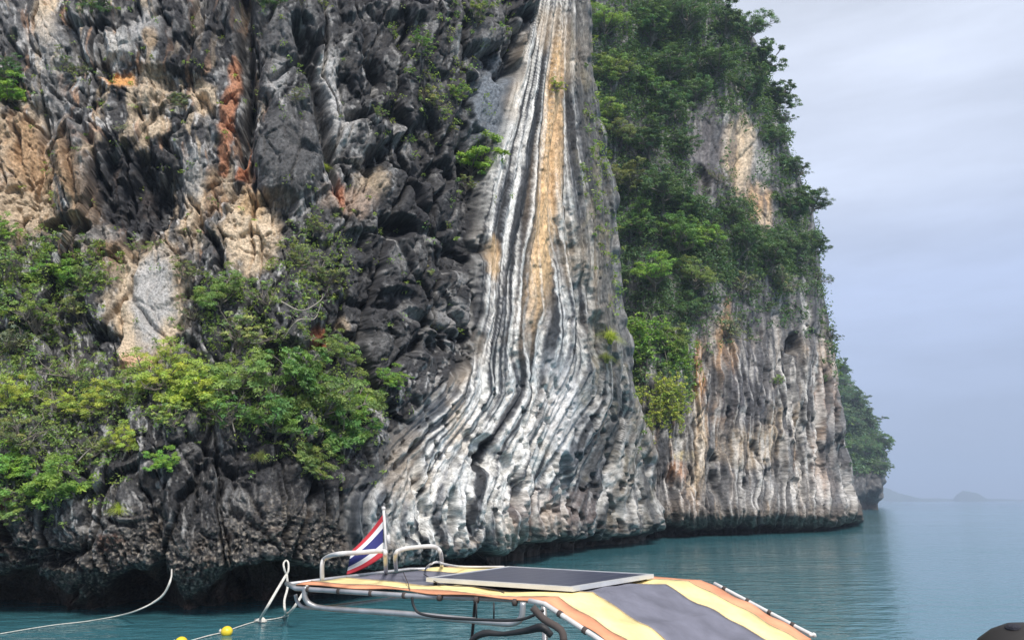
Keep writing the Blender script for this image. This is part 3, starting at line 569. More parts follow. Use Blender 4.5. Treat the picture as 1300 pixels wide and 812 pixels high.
GL = 'shrubs on the ledges of the near cliff'; GR = 'trees on the far cliff'; GT = 'tufts growing from cracks in the near cliff'; GV = 'vines hanging in the gully'; GH = 'trees on the headland'; GW = 'small plants high on the near cliff'
B_, K_, S_, H_, T_ = 'bush', 'round', 'sparse', 'hang', 'tuft'
NEAR = [
 (12, 118, 34, B_, 'G', 'bright green shrub at the left edge above the tan hollow', GW), (14, 88, 30, B_, 'D', 'dark shrub at the left edge above the bright green one', GW),
 (8, 300, 30, B_, 'G', 'green shrub at the left edge just below the tan hollow', GL), (72, 335, 44, B_, 'G', 'mid green shrub below the tan hollow, right of the edge shrub', GL), (22, 362, 42, S_, 'P', 'leafy shrub at the left edge, second below the tan hollow', GL),
 (112, 362, 36, S_, 'P', 'loose olive shrub left of the pale pillar top', GL), (48, 405, 48, S_, 'P', 'wide green shrub on the left ledge between two looser ones', GL), (95, 395, 34, S_, 'O', 'thin olive shrub left of the middle of the pale pillar', GL),
 (25, 445, 36, S_, 'S', 'grey twiggy shrub at the left edge above the yellowish one', GL), (92, 478, 40, S_, 'P', 'green shrub below the dark slab left of the pillar foot', GL), (22, 508, 42, B_, 'Y', 'yellowish shrub at the left edge halfway down the ledge', GL),
 (75, 515, 34, S_, 'Y', 'loose yellowish shrub right of the one at the left edge', GL), (125, 512, 38, B_, 'Y', 'yellow green shrub left of the brightest shrub under the pillar', GL), (40, 560, 44, S_, 'O', 'brownish open shrub above the bright low shrubs at left', GL),
 (72, 618, 46, B_, 'G', 'vivid green shrub lowest on the left, above the waterline rocks', GL), (14, 602, 38, B_, 'G', 'vivid green shrub at the left edge beside the lowest one', GL), (20, 648, 26, B_, 'P', 'small shrub at the left edge beside the pale leaning branch', GL), (120, 575, 30, S_, 'O', 'thin shrub between the lowest shrub and the lime green one', GL),
 (168, 568, 30, B_, 'Y', 'lime green shrub standing out on dark rock above the grass tuft', GL), (212, 596, 24, B_, 'G', 'small bright shrub at the right foot of the lime green one', GL), (205, 482, 50, B_, 'Y', 'brightest yellow green shrub right under the pale pillar', GL), (160, 505, 36, S_, 'P', 'green shrub at the lower left of the brightest shrub', GL),
 (252, 505, 46, B_, 'Y', 'yellow green shrub at the lower right of the brightest shrub', GL), (225, 540, 34, S_, 'P', 'open shrub below the two yellow green shrubs', GL), (280, 372, 42, B_, 'P', 'green shrub on the ledge right of the pillar top', GL), (335, 378, 42, S_, 'P', 'olive green shrub below the cream patch under the boulder', GL),
 (238, 352, 30, S_, 'O', 'dull thin shrub against the right side of the pillar top', GL), (245, 400, 28, S_, 'S', 'grey green shrub against the right side of the pillar middle', GL), (380, 330, 38, S_, 'O', 'dull olive shrub right of the cream patch under the boulder', GL), (418, 352, 38, S_, 'O', 'dull shrub nearest the dark wall, right of the cream patch', GL), (398, 285, 24, S_, 'O', 'small pale shrub under the big grey boulder', GW),
 (305, 425, 48, S_, 'O', 'twiggy grey shrub in the middle of the big thicket top', GL), (365, 430, 40, S_, 'P', 'half bare shrub left of the rusty hollow', GL), (305, 478, 50, B_, 'P', 'green shrub in the thicket right of the yellow green shrubs', GL), (365, 478, 50, B_, 'M', 'deep green shrub in the middle of the big thicket', GL), (345, 535, 56, B_, 'M', 'large deep green shrub low in the big thicket', GL),
 (405, 515, 50, B_, 'P', 'green shrub on the right half of the big thicket', GL), (448, 500, 40, B_, 'G', 'bright shrub at the right end of the big thicket', GL), (478, 488, 24, B_, 'G', 'small bright shrub reaching farthest right from the thicket', GL), (425, 450, 30, B_, 'P', 'shrub below the rusty hollow, top right of the thicket', GL), (380, 585, 36, B_, 'P', 'shrub hanging lowest under the big thicket', GL), (432, 558, 40, B_, 'M', 'deep green shrub at the lower right of the thicket', GL), (290, 535, 40, S_, 'M', 'deep green shrub at the lower left of the thicket', GL),
 (612, 190, 54, B_, 'G', 'single bright green shrub clinging to the flowstone\'s upper left edge', GW), (605, 225, 22, S_, 'O', 'thin olive shrub hanging under the single bright green one', GW),
 (120, 6, 34, B_, 'D', 'dark shrub on the top edge of the picture at far left', GW), (345, 2, 32, B_, 'D', 'dark shrub on the top edge beside the black fissure', GW), (602, 15, 36, S_, 'P', 'olive shrub on the top edge left of the flowstone', GW), (545, 118, 32, S_, 'O', 'olive shrub in the dark rocks left of the grey slab', GW), (582, 118, 28, S_, 'P', 'green tinged shrub touching the grey slab', GW),
 (522, 58, 28, S_, 'M', 'dark thin shrub in the upper dark rocks', GW), (572, 158, 20, S_, 'O', 'small shrub below the grey slab', GW), (472, 150, 18, S_, 'P', 'small shrub alone in the dark rocks right of the boulder', GW), (88, 85, 30, S_, 'S', 'grey shrub above the tan hollow, right of the dark one', GW), (228, 122, 18, B_, 'S', 'small pale shrub beside the cream patch left of the rust streak', GW), (155, 165, 15, S_, 'S', 'little pale shrub in shade below the orange patch', GW), (372, 135, 20, S_, 'S', 'little grey shrub on top of the big boulder', GW), (405, 15, 16, S_, 'O', 'little shrub on the top edge right of the dark one', GW),
 (540, 352, 24, S_, 'O', 'olive shrub in the dark wall left of the flowstone waist', GW), (180, 318, 20, S_, 'P', 'small shrub in the mouth of the dark cave', GW), (695, 110, 18, S_, 'Y', 'small yellowish shrub rooted on the amber flowstone band', GW),
 (560, 412, 12, T_, 'Y', 'small yellowish tuft in the dark wall beside the flowstone', GT), (414, 208, 13, T_, 'Y', 'small yellowish tuft right of the big boulder', GT), (762, 428, 26, T_, 'Y', 'yellow green tuft on the right rim of the flowstone', GT), (758, 455, 18, T_, 'O', 'dull tuft just under the one on the flowstone rim', GT), (156, 648, 20, T_, 'Y', 'pale grass tuft low on the rocks below the lime shrub', GT), (330, 588, 15, T_, 'O', 'olive tuft on dark rock below the thicket', GT)]
FAR = [
 (768, 20, 42, K_, 'P', 'pale green tree at the top edge beside the flowstone', GR), (775, 80, 40, K_, 'P', 'pale green tree beside the flowstone, second from the top', GR), (770, 140, 38, K_, 'P', 'olive tree beside the flowstone, third from the top', GR), (795, 165, 30, K_, 'O', 'dull yellowish tree beside the flowstone above the pale bushy one', GR),
 (822, 25, 44, K_, 'D', 'dark tree at the top edge, second from the flowstone', GR), (868, 15, 44, K_, 'B', 'dark tree at the top edge, third from the flowstone', GR), (912, 25, 40, K_, 'B', 'dark tree at the top edge, left of the skyline tree', GR), (948, 30, 34, K_, 'B', 'topmost tree on the skyline at the cliff top', GR), (958, 72, 32, K_, 'B', 'skyline tree second from the top', GR), (900, 75, 42, K_, 'B', 'dark tree below the top edge, above the cream rock', GR),
 (850, 75, 42, K_, 'D', 'dark tree in the second row, right of the pale green ones', GR), (815, 100, 38, K_, 'M', 'mid green tree right of the second pale green tree', GR), (845, 130, 38, K_, 'D', 'dark tree left of the grey rock face high up', GR), (882, 105, 32, K_, 'B', 'dull tree over the grey rock face high up', GR), (940, 112, 34, K_, 'B', 'tree right above the cream rock patch', GR), (985, 118, 32, K_, 'B', 'skyline tree above the twiggy one', GR), (1000, 148, 22, S_, 'B', 'twiggy tree sticking out farthest on the upper skyline', GR), (978, 170, 26, K_, 'B', 'tree at the right side of the cream rock patch', GR),
 (825, 175, 38, K_, 'D', 'dark tree in the gully, above the pale bushy tree', GR), (868, 180, 30, K_, 'D', 'dark tree at the left foot of the grey rock face', GR), (798, 222, 38, K_, 'O', 'pale bushy tree against the flowstone halfway up', GR), (840, 232, 40, K_, 'D', 'dark tree right of the pale bushy tree', GR), (875, 250, 32, K_, 'D', 'dark tree below the grey rock face', GR), (815, 278, 36, K_, 'M', 'rounded tree beside the flowstone below the pale bushy one', GR), (858, 290, 42, K_, 'M', 'broad leafy tree in the middle of the gully', GR),
 (890, 295, 30, K_, 'G', 'fresh green tree on the right of the broad leafy tree', GR), (880, 345, 36, K_, 'P', 'green tree under the fresh green one', GR), (832, 338, 42, K_, 'G', 'bright green bushy tree lowest in the gully', GR), (800, 345, 28, K_, 'D', 'dark tree squeezed between flowstone and bright bushy tree', GR), (875, 390, 32, K_, 'D', 'dark tree hanging lowest below the leafy trees', GR), (920, 262, 34, K_, 'B', 'tree left of the lower tan rock patch', GR), (930, 300, 36, K_, 'B', 'tree under the cream and tan rock patches', GR), (905, 225, 24, S_, 'S', 'thin shrub between the grey face and the cream patch', GR),
 (1002, 205, 28, K_, 'B', 'skyline tree below the twiggy one', GR), (1022, 212, 18, S_, 'B', 'small twiggy skyline shrub over the gap', GR), (1042, 250, 26, K_, 'B', 'skyline tree jutting out at mid height', GR), (1000, 255, 34, K_, 'B', 'tree left of the jutting skyline tree', GR), (1046, 300, 26, K_, 'B', 'skyline tree below the jutting one', GR), (1005, 310, 34, K_, 'B', 'tree right below the tan rock patch', GR), (965, 325, 34, K_, 'B', 'low tree between the two halves of the bushy slope', GR), (1044, 345, 24, S_, 'B', 'thin shrub low on the skyline above bare rock', GR), (985, 362, 30, S_, 'S', 'grey shrub at the lower rim of the bushy slope', GR), (935, 360, 32, S_, 'S', 'grey shrub on bare rock right of the leafy trees', GR), (1050, 425, 16, S_, 'B', 'small shrub on the skyline above the headland', GR), (975, 487, 14, S_, 'P', 'tiny shrub alone on the pale rock face', GR), (915, 420, 26, S_, 'S', 'grey shrub above the orange rock streak', GR),
 (812, 415, 32, B_, 'G', 'fresh green shrub on top of the hanging vines', GV), (848, 428, 30, B_, 'P', 'darker shrub on top right of the hanging vines', GV), (828, 462, 44, H_, 'G', 'upper curtain of green vines beside the flowstone', GV), (850, 475, 32, H_, 'G', 'right curtain of vines over the pale rock', GV), (836, 522, 32, H_, 'Y', 'lower yellowish end of the hanging vines', GV), (812, 470, 30, H_, 'P', 'left curtain of vines touching the flowstone', GV)]
HEAD = [(1068, 470, 20, K_, 'B', 'uppermost tree on the headland', GH), (1082, 502, 22, K_, 'B', 'second tree down the headland slope', GH), (1100, 530, 22, K_, 'B', 'third tree down the headland slope', GH), (1118, 562, 20, K_, 'B', 'outermost tree on the headland overhanging the sea', GH), (1095, 565, 22, K_, 'B', 'tree inland of the outermost headland tree', GH), (1074, 530, 22, K_, 'B', 'tree against the cliff on the upper headland', GH), (1080, 572, 20, K_, 'B', 'tree against the cliff low on the headland', GH), (1116, 590, 14, K_, 'B', 'lowest tree on the headland over the dark rock', GH)]
for a in NEAR: plant('near_cliff', *a)
for a in FAR: plant('far_cliff', *a)
for a in HEAD: plant('headland', *a)

# low scrub that no one could count, growing between the shrubs
def scrub(name, sheet, label, n_cl, per, mask, tone, px):
    S = SHEETS[sheet]; m = mask(S.U, S.V) * (S.q < .5) * (S.V > -60) * np.abs(np.gradient(S.U, axis=1)); w = m.ravel() / m.sum()
    k = RG.choice(len(w), n_cl, p=w); P = S.P.reshape(-1, 3)[k]; D = S.D.ravel()[k]; Nn = S.N.reshape(-1, 3)[k]
    # leaves scale with distance, so build them in bands
    vs_, ts_ = [], []
    for lo, hi in ((0, 26), (26, 32), (32, 45), (45, 75), (75, 90), (90, 200), (200, 500)):
        i = (D >= lo) & (D < hi)
        if not i.any(): continue
        f = D[i].mean() / 1000; v, t = leaves(RG, P[i] + Nn[i] * (f * px * .6), np.full(i.sum(), f * px) * RG.uniform(.5, 1.4, i.sum()), per, f * 2.0, f * .85, .8); vs_.append(v); ts_.append(t)
    v = np.concatenate(vs_); me = np_mesh(name, v, np.arange(len(v)).reshape(-1, 4), False); add_color(me, 'tone', np.concatenate(ts_)); me.materials.append(LEAF)
    o = link(name, me); tag(o, label, 'scrub', kind='stuff'); o.color = (*TONE[tone], 1)
def mb(u, v, L): return sum(blob(u, v, .5 * fbm(u / 22, v / 22, 400, 3), x, y, rx, ry, .5) * w for x, y, rx, ry, w in L)
mask_l = lambda u, v: mb(u, v, [(60, 350, 90, 45, 1), (40, 420, 70, 50, .7), (80, 510, 100, 45, 1), (60, 600, 80, 50, 1), (230, 500, 70, 50, 1), (310, 400, 80, 50, .8), (370, 510, 100, 70, 1.0), (400, 330, 50, 50, .6), (-100, 450, 120, 180, .8)]) * (1 - .85 * blob(u, v, 0, 190, 395, 40, 72)) + .03 * mb(u, v, [(300, 200, 320, 200, 1)]) + .25 * mb(u, v, [(560, 120, 50, 60, 1), (590, 30, 60, 30, 1), (90, 90, 50, 30, .7), (345, 5, 40, 25, 1), (120, 5, 40, 22, 1.5), (520, 60, 30, 40, .6), (500, 390, 80, 60, .15), (748, 190, 16, 130, 2.2), (770, 330, 12, 70, 1.2), (800, 520, 12, 50, .8), (420, 570, 60, 50, .8)])
scrub('scrub', 'near_cliff', 'low tangled scrub between the shrubs on the near ledges', 4300, 15, mask_l, 'P', 7)
mask_r = lambda u, v: mb(u, v, [(800, 40, 90, 90, 1), (900, 50, 110, 90, 1), (830, 200, 90, 110, 1), (850, 320, 70, 70, 1), (1000, 270, 55, 110, 1), (970, 120, 40, 60, 1), (930, 310, 60, 50, 1), (985, 360, 70, 50, .3), (890, 400, 60, 40, .25), (828, 450, 40, 70, 1.1), (1050, 400, 14, 80, .5), (1075, 520, 16, 60, .5)]) * (1 - .97 * blob(u, v, 0, 938, 200, 20, 48)) * (1 - .95 * blob(u, v, 0, 964, 265, 16, 40)) * (1 - .9 * blob(u, v, 0, 892, 195, 24, 60))
scrub('scrub', 'far_cliff', 'dense dark scrub covering the far slope between the trees', 6500, 15, mask_r, 'B', 8)
scrub('scrub', 'headland', 'dark scrub covering the headland slope between its trees', 1300, 12, lambda u, v: mb(u, v, [(1085, 530, 60, 75, 1)]) * (v < 605), 'B', 7)

# bare branches
def branch(sheet, pts, r, label, lift=4, sub=True):
    P = []; 
    for u, v in pts:
        p, n, d = on(sheet, u, v); P.append(p + n * (lift * d / 1000) + Vector((0, -lift * d / 1000, 0)))
    d = on(sheet, *pts[0])[2] / 1000; bm = bmesh.new(); path = smooth_path(P, 5); m = len(path)
    tube(bm, path, [r * d * (1 - .7 * k / m) for k in range(m)], 6)
    e_ = tag(link('dead_branch', bm_mesh('dead_branch', bm), DEADWOOD), label, 'branch', 'bare branches on the near cliff')
    for k in range(3 if sub else 0):
        s_ = path[int(m * (.3 + .2 * k))]; t = [s_]
        for j in range(4): t.append(t[-1] + Vector((rnd.uniform(-.6, .6), rnd.uniform(-.4, .1), rnd.uniform(.0, .7))) * 7 * d)
        tube_obj('twig', t, [r * d * .4, r * d * .3, r * d * .25, r * d * .2, r * d * .12], DEADWOOD, e_, 5)
branch('near_cliff', [(-6, 668), (8, 655), (22, 645)], 2.6, 'pale bare pole leaning at the left edge above the water', 14, False)
branch('near_cliff', [(355, 445), (368, 424), (392, 418), (402, 400)], 1.0, 'pale bare branch curling over the top of the big thicket', 12)
branch('near_cliff', [(352, 400), (375, 412), (400, 398), (410, 380)], .9, 'bare grey branch left of the rusty hollow', 12)
branch('near_cliff', [(300, 560), (292, 540), (270, 535), (258, 528)], 1.0, 'bare branch looping over dark rock below the thicket', 8)
branch('near_cliff', [(110, 600), (128, 585), (140, 578)], 1.0, 'thin bare branch beside the lime green shrub', 10)

# ------------------------------------------------------------------ longtail boat with striped canopy
M_ORANGE = mat('orange_tarp', (.74, .32, .17), .7, vary=.3, vscale=4.5, bump=.5, bscale=14); M_YELLOW = mat('yellow_tarp', (.86, .70, .32), .7, vary=.3, vscale=4.5, bump=.5, bscale=14); M_GREYT = mat('grey_tarp', (.155, .155, .195), .6, vary=.3, vscale=4.5, bump=.5, bscale=14)
M_STEEL = mat('steel_tube', (.42, .42, .43), .4, .5, vary=.25, vscale=9); M_WHITE = mat('white_paint', (.62, .60, .58), .5, vary=.15, vscale=14); M_BLACK = mat('black_rubber', (.02, .02, .022), .6, vary=.3); M_ALU = mat('aluminium', (.72, .72, .72), .35, .4, vary=.12)
M_HULL = mat('painted_wood', (.30, .16, .08), .6, vary=.35, bump=.3); M_ROPE = mat('white_rope', (.66, .63, .57), .9, vary=.25, vscale=20, bump=.6, bscale=90); M_WRAP = mat('dark_cord', (.07, .055, .05), .85)
M_SEAM = mat('seam_tape', (.42, .33, .22), .8, vary=.4, vscale=20)
TZ = 2.36
def z_pt(px, py, dz=0): return V3(at_z(px, py, TZ + dz))
NL, NRc, FRc, FLc = z_pt(376, 741), z_pt(690, 760), z_pt(890, 734), z_pt(575, 717)
cen = (NL + NRc + FRc + FLc) / 4
boat = empty('longtail_boat', (cen.x, cen.y, 0)); tag(boat, 'boat with orange, yellow and grey striped canopy on steel tubes', 'boat')
FRl = V3(at(1030, 808, FRc.y - .62)); slope = FRl - FRc; NRl = NRc + slope * 1.0
def canopy_pt(f, g):                     # f across (near to far), g along: 0..1 flat roof, 1..2 sloping apron
    if g <= 1: p = (NL.lerp(FLc, f)).lerp(NRc.lerp(FRc, f), g)
    else: p = NRc.lerp(FRc, f).lerp(NRl.lerp(FRl, f), g - 1)
    x, y = f * 3, g * 4
    sag = -.022 * math.sin(math.pi * f) * (abs(math.sin(g * math.pi * 2))) + .007 * math.sin(7 * f + 5 * g) + .005 * math.sin(19 * g + 9 * f + 2 * math.sin(8 * f)) + .004 * math.sin(31 * f - 12 * g + 2 * math.sin(6 * g))
    return p + Vector((0, 0, sag))
def stripe(name, f0, f1, m):
    bm = bmesh.new(); nf = max(2, int((f1 - f0) * 34)); ng = 56; top = []; bot = []
    for i in range(nf + 1):
        f = f0 + (f1 - f0) * i / nf
        top.append([bm.verts.new(canopy_pt(f, 2 * k / ng)) for k in range(ng + 1)]); bot.append([bm.verts.new(canopy_pt(f, 2 * k / ng) - Vector((0, 0, .008))) for k in range(ng + 1)])
    for i in range(nf):
        for k in range(ng):
            bm.faces.new((top[i][k], top[i][k + 1], top[i + 1][k + 1], top[i + 1][k])); bm.faces.new((bot[i][k], bot[i + 1][k], bot[i + 1][k + 1], bot[i][k + 1]))
    for a, b in ((top[0], bot[0]), (top[-1], bot[-1])):
        for k in range(ng): bm.faces.new((a[k], b[k], b[k + 1], a[k + 1]))
    for k in (0, ng):
        for i in range(nf): bm.faces.new((top[i][k], top[i + 1][k], bot[i + 1][k], bot[i][k]))
    o = link('canopy_stripe', bm_mesh('canopy_stripe', bm), m, boat); o['label'] = name
for nm, f0, f1, m in (('orange border stripe', 0, .075, M_ORANGE), ('yellow stripe', .077, .265, M_YELLOW), ('grey middle stripe', .267, .735, M_GREYT), ('yellow stripe', .737, .905, M_YELLOW), ('orange border stripe', .907, 1, M_ORANGE)): stripe(nm, f0, f1, m)
for f in (.076, .266, .736, .906):
    tube_obj('seam', [canopy_pt(f, g / 20) + Vector((0, 0, .001)) for g in range(41)], .0045, M_SEAM, boat, 5)
dn = Vector((0, 0, -.032))
tube_obj('edge_rail', [z_pt(364, 740, -.03), NL + dn, NL.lerp(NRc, .5) + dn, z_pt(674, 761, -.03)], .019, M_STEEL, boat)
tube_obj('edge_rail', [z_pt(366, 741, -.05), z_pt(430, 733, -.04), z_pt(520, 722, -.04), FLc + dn, FLc.lerp(FRc, .5) + dn, FRc + dn], .017, M_STEEL, boat)
tube_obj('cross_rail', [NRc + dn * 1.2, FRc + dn * 1.2], .019, M_STEEL, boat)
side = (NRc - FRc).normalized()
tube_obj('apron_rail', [z_pt(672, 762, -.01), NRc + side * .05 + slope * .06, NRc + side * .045 + slope * .5, NRl + side * .045], .017, M_WHITE, boat)
tube_obj('apron_rail', [FRc - side * .05 + slope * .1, FRc - side * .05 + slope * .55, FRl - side * .05 + slope * -.04, FRl - side * .045 + Vector((0, 0, .015)), FRl - side * .01 - slope * .02], [.016, .016, .016, .014, .012], M_WHITE, boat, smooth=4)
for t_ in (.06, .2, .34, .48, .62, .76, .9):            # cord lashings
    for P0, P1 in ((NL + dn, NRc + dn),):
        p = P0.lerp(P1, t_); d_ = (P1 - P0).normalized(); tube_obj('lashing', [p - d_ * .012, p + d_ * .012], .024, M_WRAP, boat)
for t_ in (.2, .42, .62, .82):
    p = FRc - side * .05 + slope * t_; d_ = slope.normalized(); tube_obj('lashing', [p - d_ * .014, p + d_ * .014], .021, M_WRAP, boat)
    p = NRc + side * .048 + slope * t_; tube_obj('lashing', [p - d_ * .014, p + d_ * .014], .022, M_WRAP, boat)
Yb = 5.15
def yp(px, py, Y): return V3(at(px, py, Y))
y0 = NL.y - .05; y1 = NRc.y - .02
tube_obj('lower_rail', [yp(388, 744, y0), yp(387, 757, y0), yp(395, 767, y0), yp(420, 772, y0 - .06), yp(520, 779, (y0 + y1) / 2), yp(630, 790, y1 + .12), yp(652, 790, y1 + .06), yp(662, 783, y1 + .03), yp(664, 764, y1 + .02)], .021, M_STEEL, boat, smooth=5)
tube_obj('brace_rail', [yp(375, 754, y0 + .15), yp(378, 764, y0 + .15), yp(390, 771, y0 + .12), yp(430, 768, y0 + .3), yp(515, 757, FLc.y - .5)], .014, M_STEEL, boat, smooth=5)
tube_obj('black_hose', [yp(523, 757, 5.6), yp(525, 768, 5.6), yp(533, 778, 5.58), yp(560, 783, 5.5), yp(610, 786, 5.3), yp(660, 786, 5.15), yp(690, 774, 5.05)], .009, M_BLACK, boat, smooth=5)
tube_obj('rolled_canvas', [yp(590, 826, 5.3), yp(600, 811, 5.3), yp(616, 803, 5.25), yp(640, 804, 5.2), yp(668, 800, 5.1), yp(688, 796, 5.05), yp(700, 806, 5.05)], [.012, .018, .022, .014, .020, .026, .02], M_BLACK, boat, smooth=4)
tube_obj('bracket', [yp(676, 770, 4.98), yp(690, 785, 4.96), yp(712, 799, 4.9), yp(716, 815, 4.88)], .022, M_WRAP, boat, smooth=3)
for px, Y in ((605, 5.45), (627, 5.35)): tube_obj('thin_strut', [yp(px, 764, Y), yp(px, 786, Y)], .006, M_BLACK, boat, 6)
# grab rails on the roof
tube_obj('roof_rail', [z_pt(409, 737, 0), yp(409, 716, z_pt(409, 737).y), yp(413, 708, z_pt(409, 737).y), yp(428, 703, 6.05), yp(455, 701, 6.2), yp(486, 699, 6.4), yp(489, 706, 6.45), z_pt(490, 727, 0)], .018, M_WHITE, boat, smooth=5)
tube_obj('roof_rail', [z_pt(503, 724, 0), yp(502, 704, 6.6), yp(510, 697, 6.65), yp(530, 694, 6.75), yp(548, 693, 6.85), yp(556, 696, 6.9), yp(560, 704, 6.92), z_pt(561, 719, 0)], .018, M_WHITE, boat, smooth=5)
tube_obj('roof_rail', [z_pt(540, 722, .0), yp(546, 716, 6.85), yp(556, 713, 6.9), yp(566, 716, 7.0), z_pt(590, 719, .02), z_pt(640, 719, .03)], .010, M_WHITE, boat, smooth=4)
tube_obj('loose_cord', [z_pt(538, 728, .02), z_pt(560, 741, .02), z_pt(600, 744, .02), z_pt(628, 748, .02), z_pt(640, 752, .01)], .004, M_WRAP, boat, 5, smooth=4)
tube_obj('loose_cord', [z_pt(512, 726, .02), z_pt(518, 740, .01), z_pt(520, 748, .01)], .004, M_WRAP, boat, 5, smooth=4)
# posts and hull, below the picture
ax = (NRc - NL); ax.z = 0; ax.normalize(); bx_ = Vector((-ax.y, ax.x, 0))
if bx_.y < 0: bx_ = -bx_
hc = Vector((cen.x, cen.y, 0)) + ax * .6
sec = []
bm = bmesh.new()
for k in range(25):
    t = k / 24 * 2 - 1; w = .92 * (1 - abs(t) ** 2.6) ** .55 + .03; sh = .62 + .42 * max(0, -t) ** 3 + .1 * max(0, t) ** 2; kb = -.28 + .5 * abs(t) ** 4
    prof = [(-w, sh), (-w * .97, .25 + kb * .3), (-w * .6, kb * .9), (0, kb), (w * .6, kb * .9), (w * .97, .25 + kb * .3), (w, sh), (w - .05, sh), (w * .9 - .05, .3), (0, .18 + .4 * abs(t) ** 4), (-w * .9 + .05, .3), (-w + .05, sh)]
    sec.append([bm.verts.new(hc + ax * (4.6 * t) + bx_ * a + Vector((0, 0, z))) for a, z in prof])
for a, b in zip(sec[:-1], sec[1:]):
    for k in range(12): bm.faces.new((a[k], a[(k + 1) % 12], b[(k + 1) % 12], b[k]))
bm.faces.new(sec[0]); bm.faces.new(sec[-1][::-1])
link('hull', bm_mesh('hull', bm), M_HULL, boat)
for P_, k in ((NRc, -.05), (FRc, .05)):
    q = P_ + dn; foot = hc + ax * ((q - hc).dot(ax)) + bx_ * (.86 if (q - hc).dot(bx_) > 0 else -.86); foot.z = .6; tube_obj('post', [q, foot], .02, M_STEEL, boat)
pf = FLc.lerp(FRc, .12) + dn; foot = hc + ax * ((pf - hc).dot(ax)) + bx_ * .8; foot.z = .55; tube_obj('post', [pf, foot], .016, M_BLACK, boat)

# solar panel lying on the canopy
PZ = TZ + .042
c4 = [V3(at_z(x, y, PZ)) for x, y in ((541, 732.5), (645, 718), (830, 728), (727, 744.5))]
sp = empty('solar_panel', sum(c4, Vector()) / 4); tag(sp, 'framed dark blue solar panel lying on the striped canopy', 'solar panel')
cc = sum(c4, Vector()) / 4; inn = [p.lerp(cc, .055) for p in c4]
for k in range(4):
    bm = bmesh.new(); a, b = c4[k], c4[(k + 1) % 4]; solid(bm, [a, b, inn[(k + 1) % 4], inn[k]], (0, 0, -.032)); link('frame_bar', bm_mesh('frame_bar', bm, False), M_ALU, sp)
def cell_material():
    m = mat('solar_cells', (.02, .025, .06), .3); m.node_tree.nodes['Principled BSDF'].inputs['Specular IOR Level'].default_value = .3; n = m.node_tree.nodes; l = m.node_tree.links; p = n['Principled BSDF']
    co = N(n, 'ShaderNodeTexCoord'); b = N(n, 'ShaderNodeTexBrick'); b.offset = 0; b.inputs['Color1'].default_value = (.02, .024, .06, 1); b.inputs['Color2'].default_value = (.024, .03, .07, 1); b.inputs['Mortar'].default_value = (.12, .13, .17, 1); b.inputs['Scale'].default_value = 1
    b.inputs['Mortar Size'].default_value = .004; b.inputs['Brick Width'].default_value = .156; b.inputs['Row Height'].default_value = .156
    mp = N(n, 'ShaderNodeMapping'); e1 = (c4[3] - c4[0]); mp.inputs['Rotation'].default_value = (0, 0, -math.atan2(e1.y, e1.x)); l.new(co.outputs['Object'], mp.inputs[0]); l.new(mp.outputs[0], b.inputs['Vector']); l.new(b.outputs['Color'], p.inputs['Base Color']); return m
bm = bmesh.new(); solid(bm, [p - Vector((0, 0, .004)) for p in inn], (0, 0, -.012)); link('glass_pane', bm_mesh('glass_pane', bm, False), cell_material(), sp)
for k in range(4):
    q = c4[k].lerp(cc, .08); bm = bmesh.new(); tube(bm, [q - Vector((0, 0, .035)), q - Vector((0, 0, .07))], .015, 8); link('foot', bm_mesh('foot', bm), M_BLACK, sp)

# flag on a short white pole
fb = z_pt(491, 725); fl = empty('flag', fb); tag(fl, 'red, white and blue striped flag drooping from a white pole on the canopy', 'flag')
fy = fb.y
tube_obj('pole', [fb, yp(490, 690, fy), yp(487, 646, fy)], [.010, .013, .013], M_WHITE, fl)
bm = bmesh.new(); bmesh.ops.create_uvsphere(bm, u_segments=10, v_segments=8, radius=.02); me = bm_mesh('finial', bm); me.transform(Matrix.Translation(yp(487, 645, fy))); link('finial', me, M_WHITE, fl)
tube_obj('clamp', [yp(493.5, 690, fy - .01), yp(492.5, 678, fy - .01)], .018, M_WHITE, fl)
MF = [mat('flag_red', (.50, .035, .05), .8, vary=.12), mat('flag_white', (.74, .73, .74), .8, vary=.06), mat('flag_blue', (.025, .03, .16), .8, vary=.12)]
bm = bmesh.new(); ni, nj = 18, 18; g_ = []
a, b, c_, d_ = (486.5, 652), (486, 706), (446, 699), (440, 729)
for i in range(ni + 1):
    s_ = i / ni; row = []
    for j in range(nj + 1):
        t = j / nj; x = (a[0] * (1 - t) + b[0] * t) * (1 - s_) + (c_[0] * (1 - t) + d_[0] * t) * s_; y = (a[1] * (1 - t) + b[1] * t) * (1 - s_) + (c_[1] * (1 - t) + d_[1] * t) * s_ + 3 * math.sin(s_ * math.pi)
        row.append(bm.verts.new(yp(x, y, fy + .025 * s_ * math.sin(7 * t + 2 * s_) + .02 * math.sin(5 * s_ + 3 * t))))
    g_.append(row)
for i in range(ni):
    for j in range(nj):
        f = bm.faces.new((g_[i][j], g_[i + 1][j], g_[i + 1][j + 1], g_[i][j + 1])); t = (j + .5) / nj * 6; f.material_index = 0 if t < 1 or t > 5 else 1 if t < 2 or t > 4 else 2
me = bm_mesh('cloth', bm)
for m in MF: me.materials.append(m)
cl_o = link('cloth', me, None, fl); md = cl_o.modifiers.new('thickness', 'SOLIDIFY'); md.thickness = .003

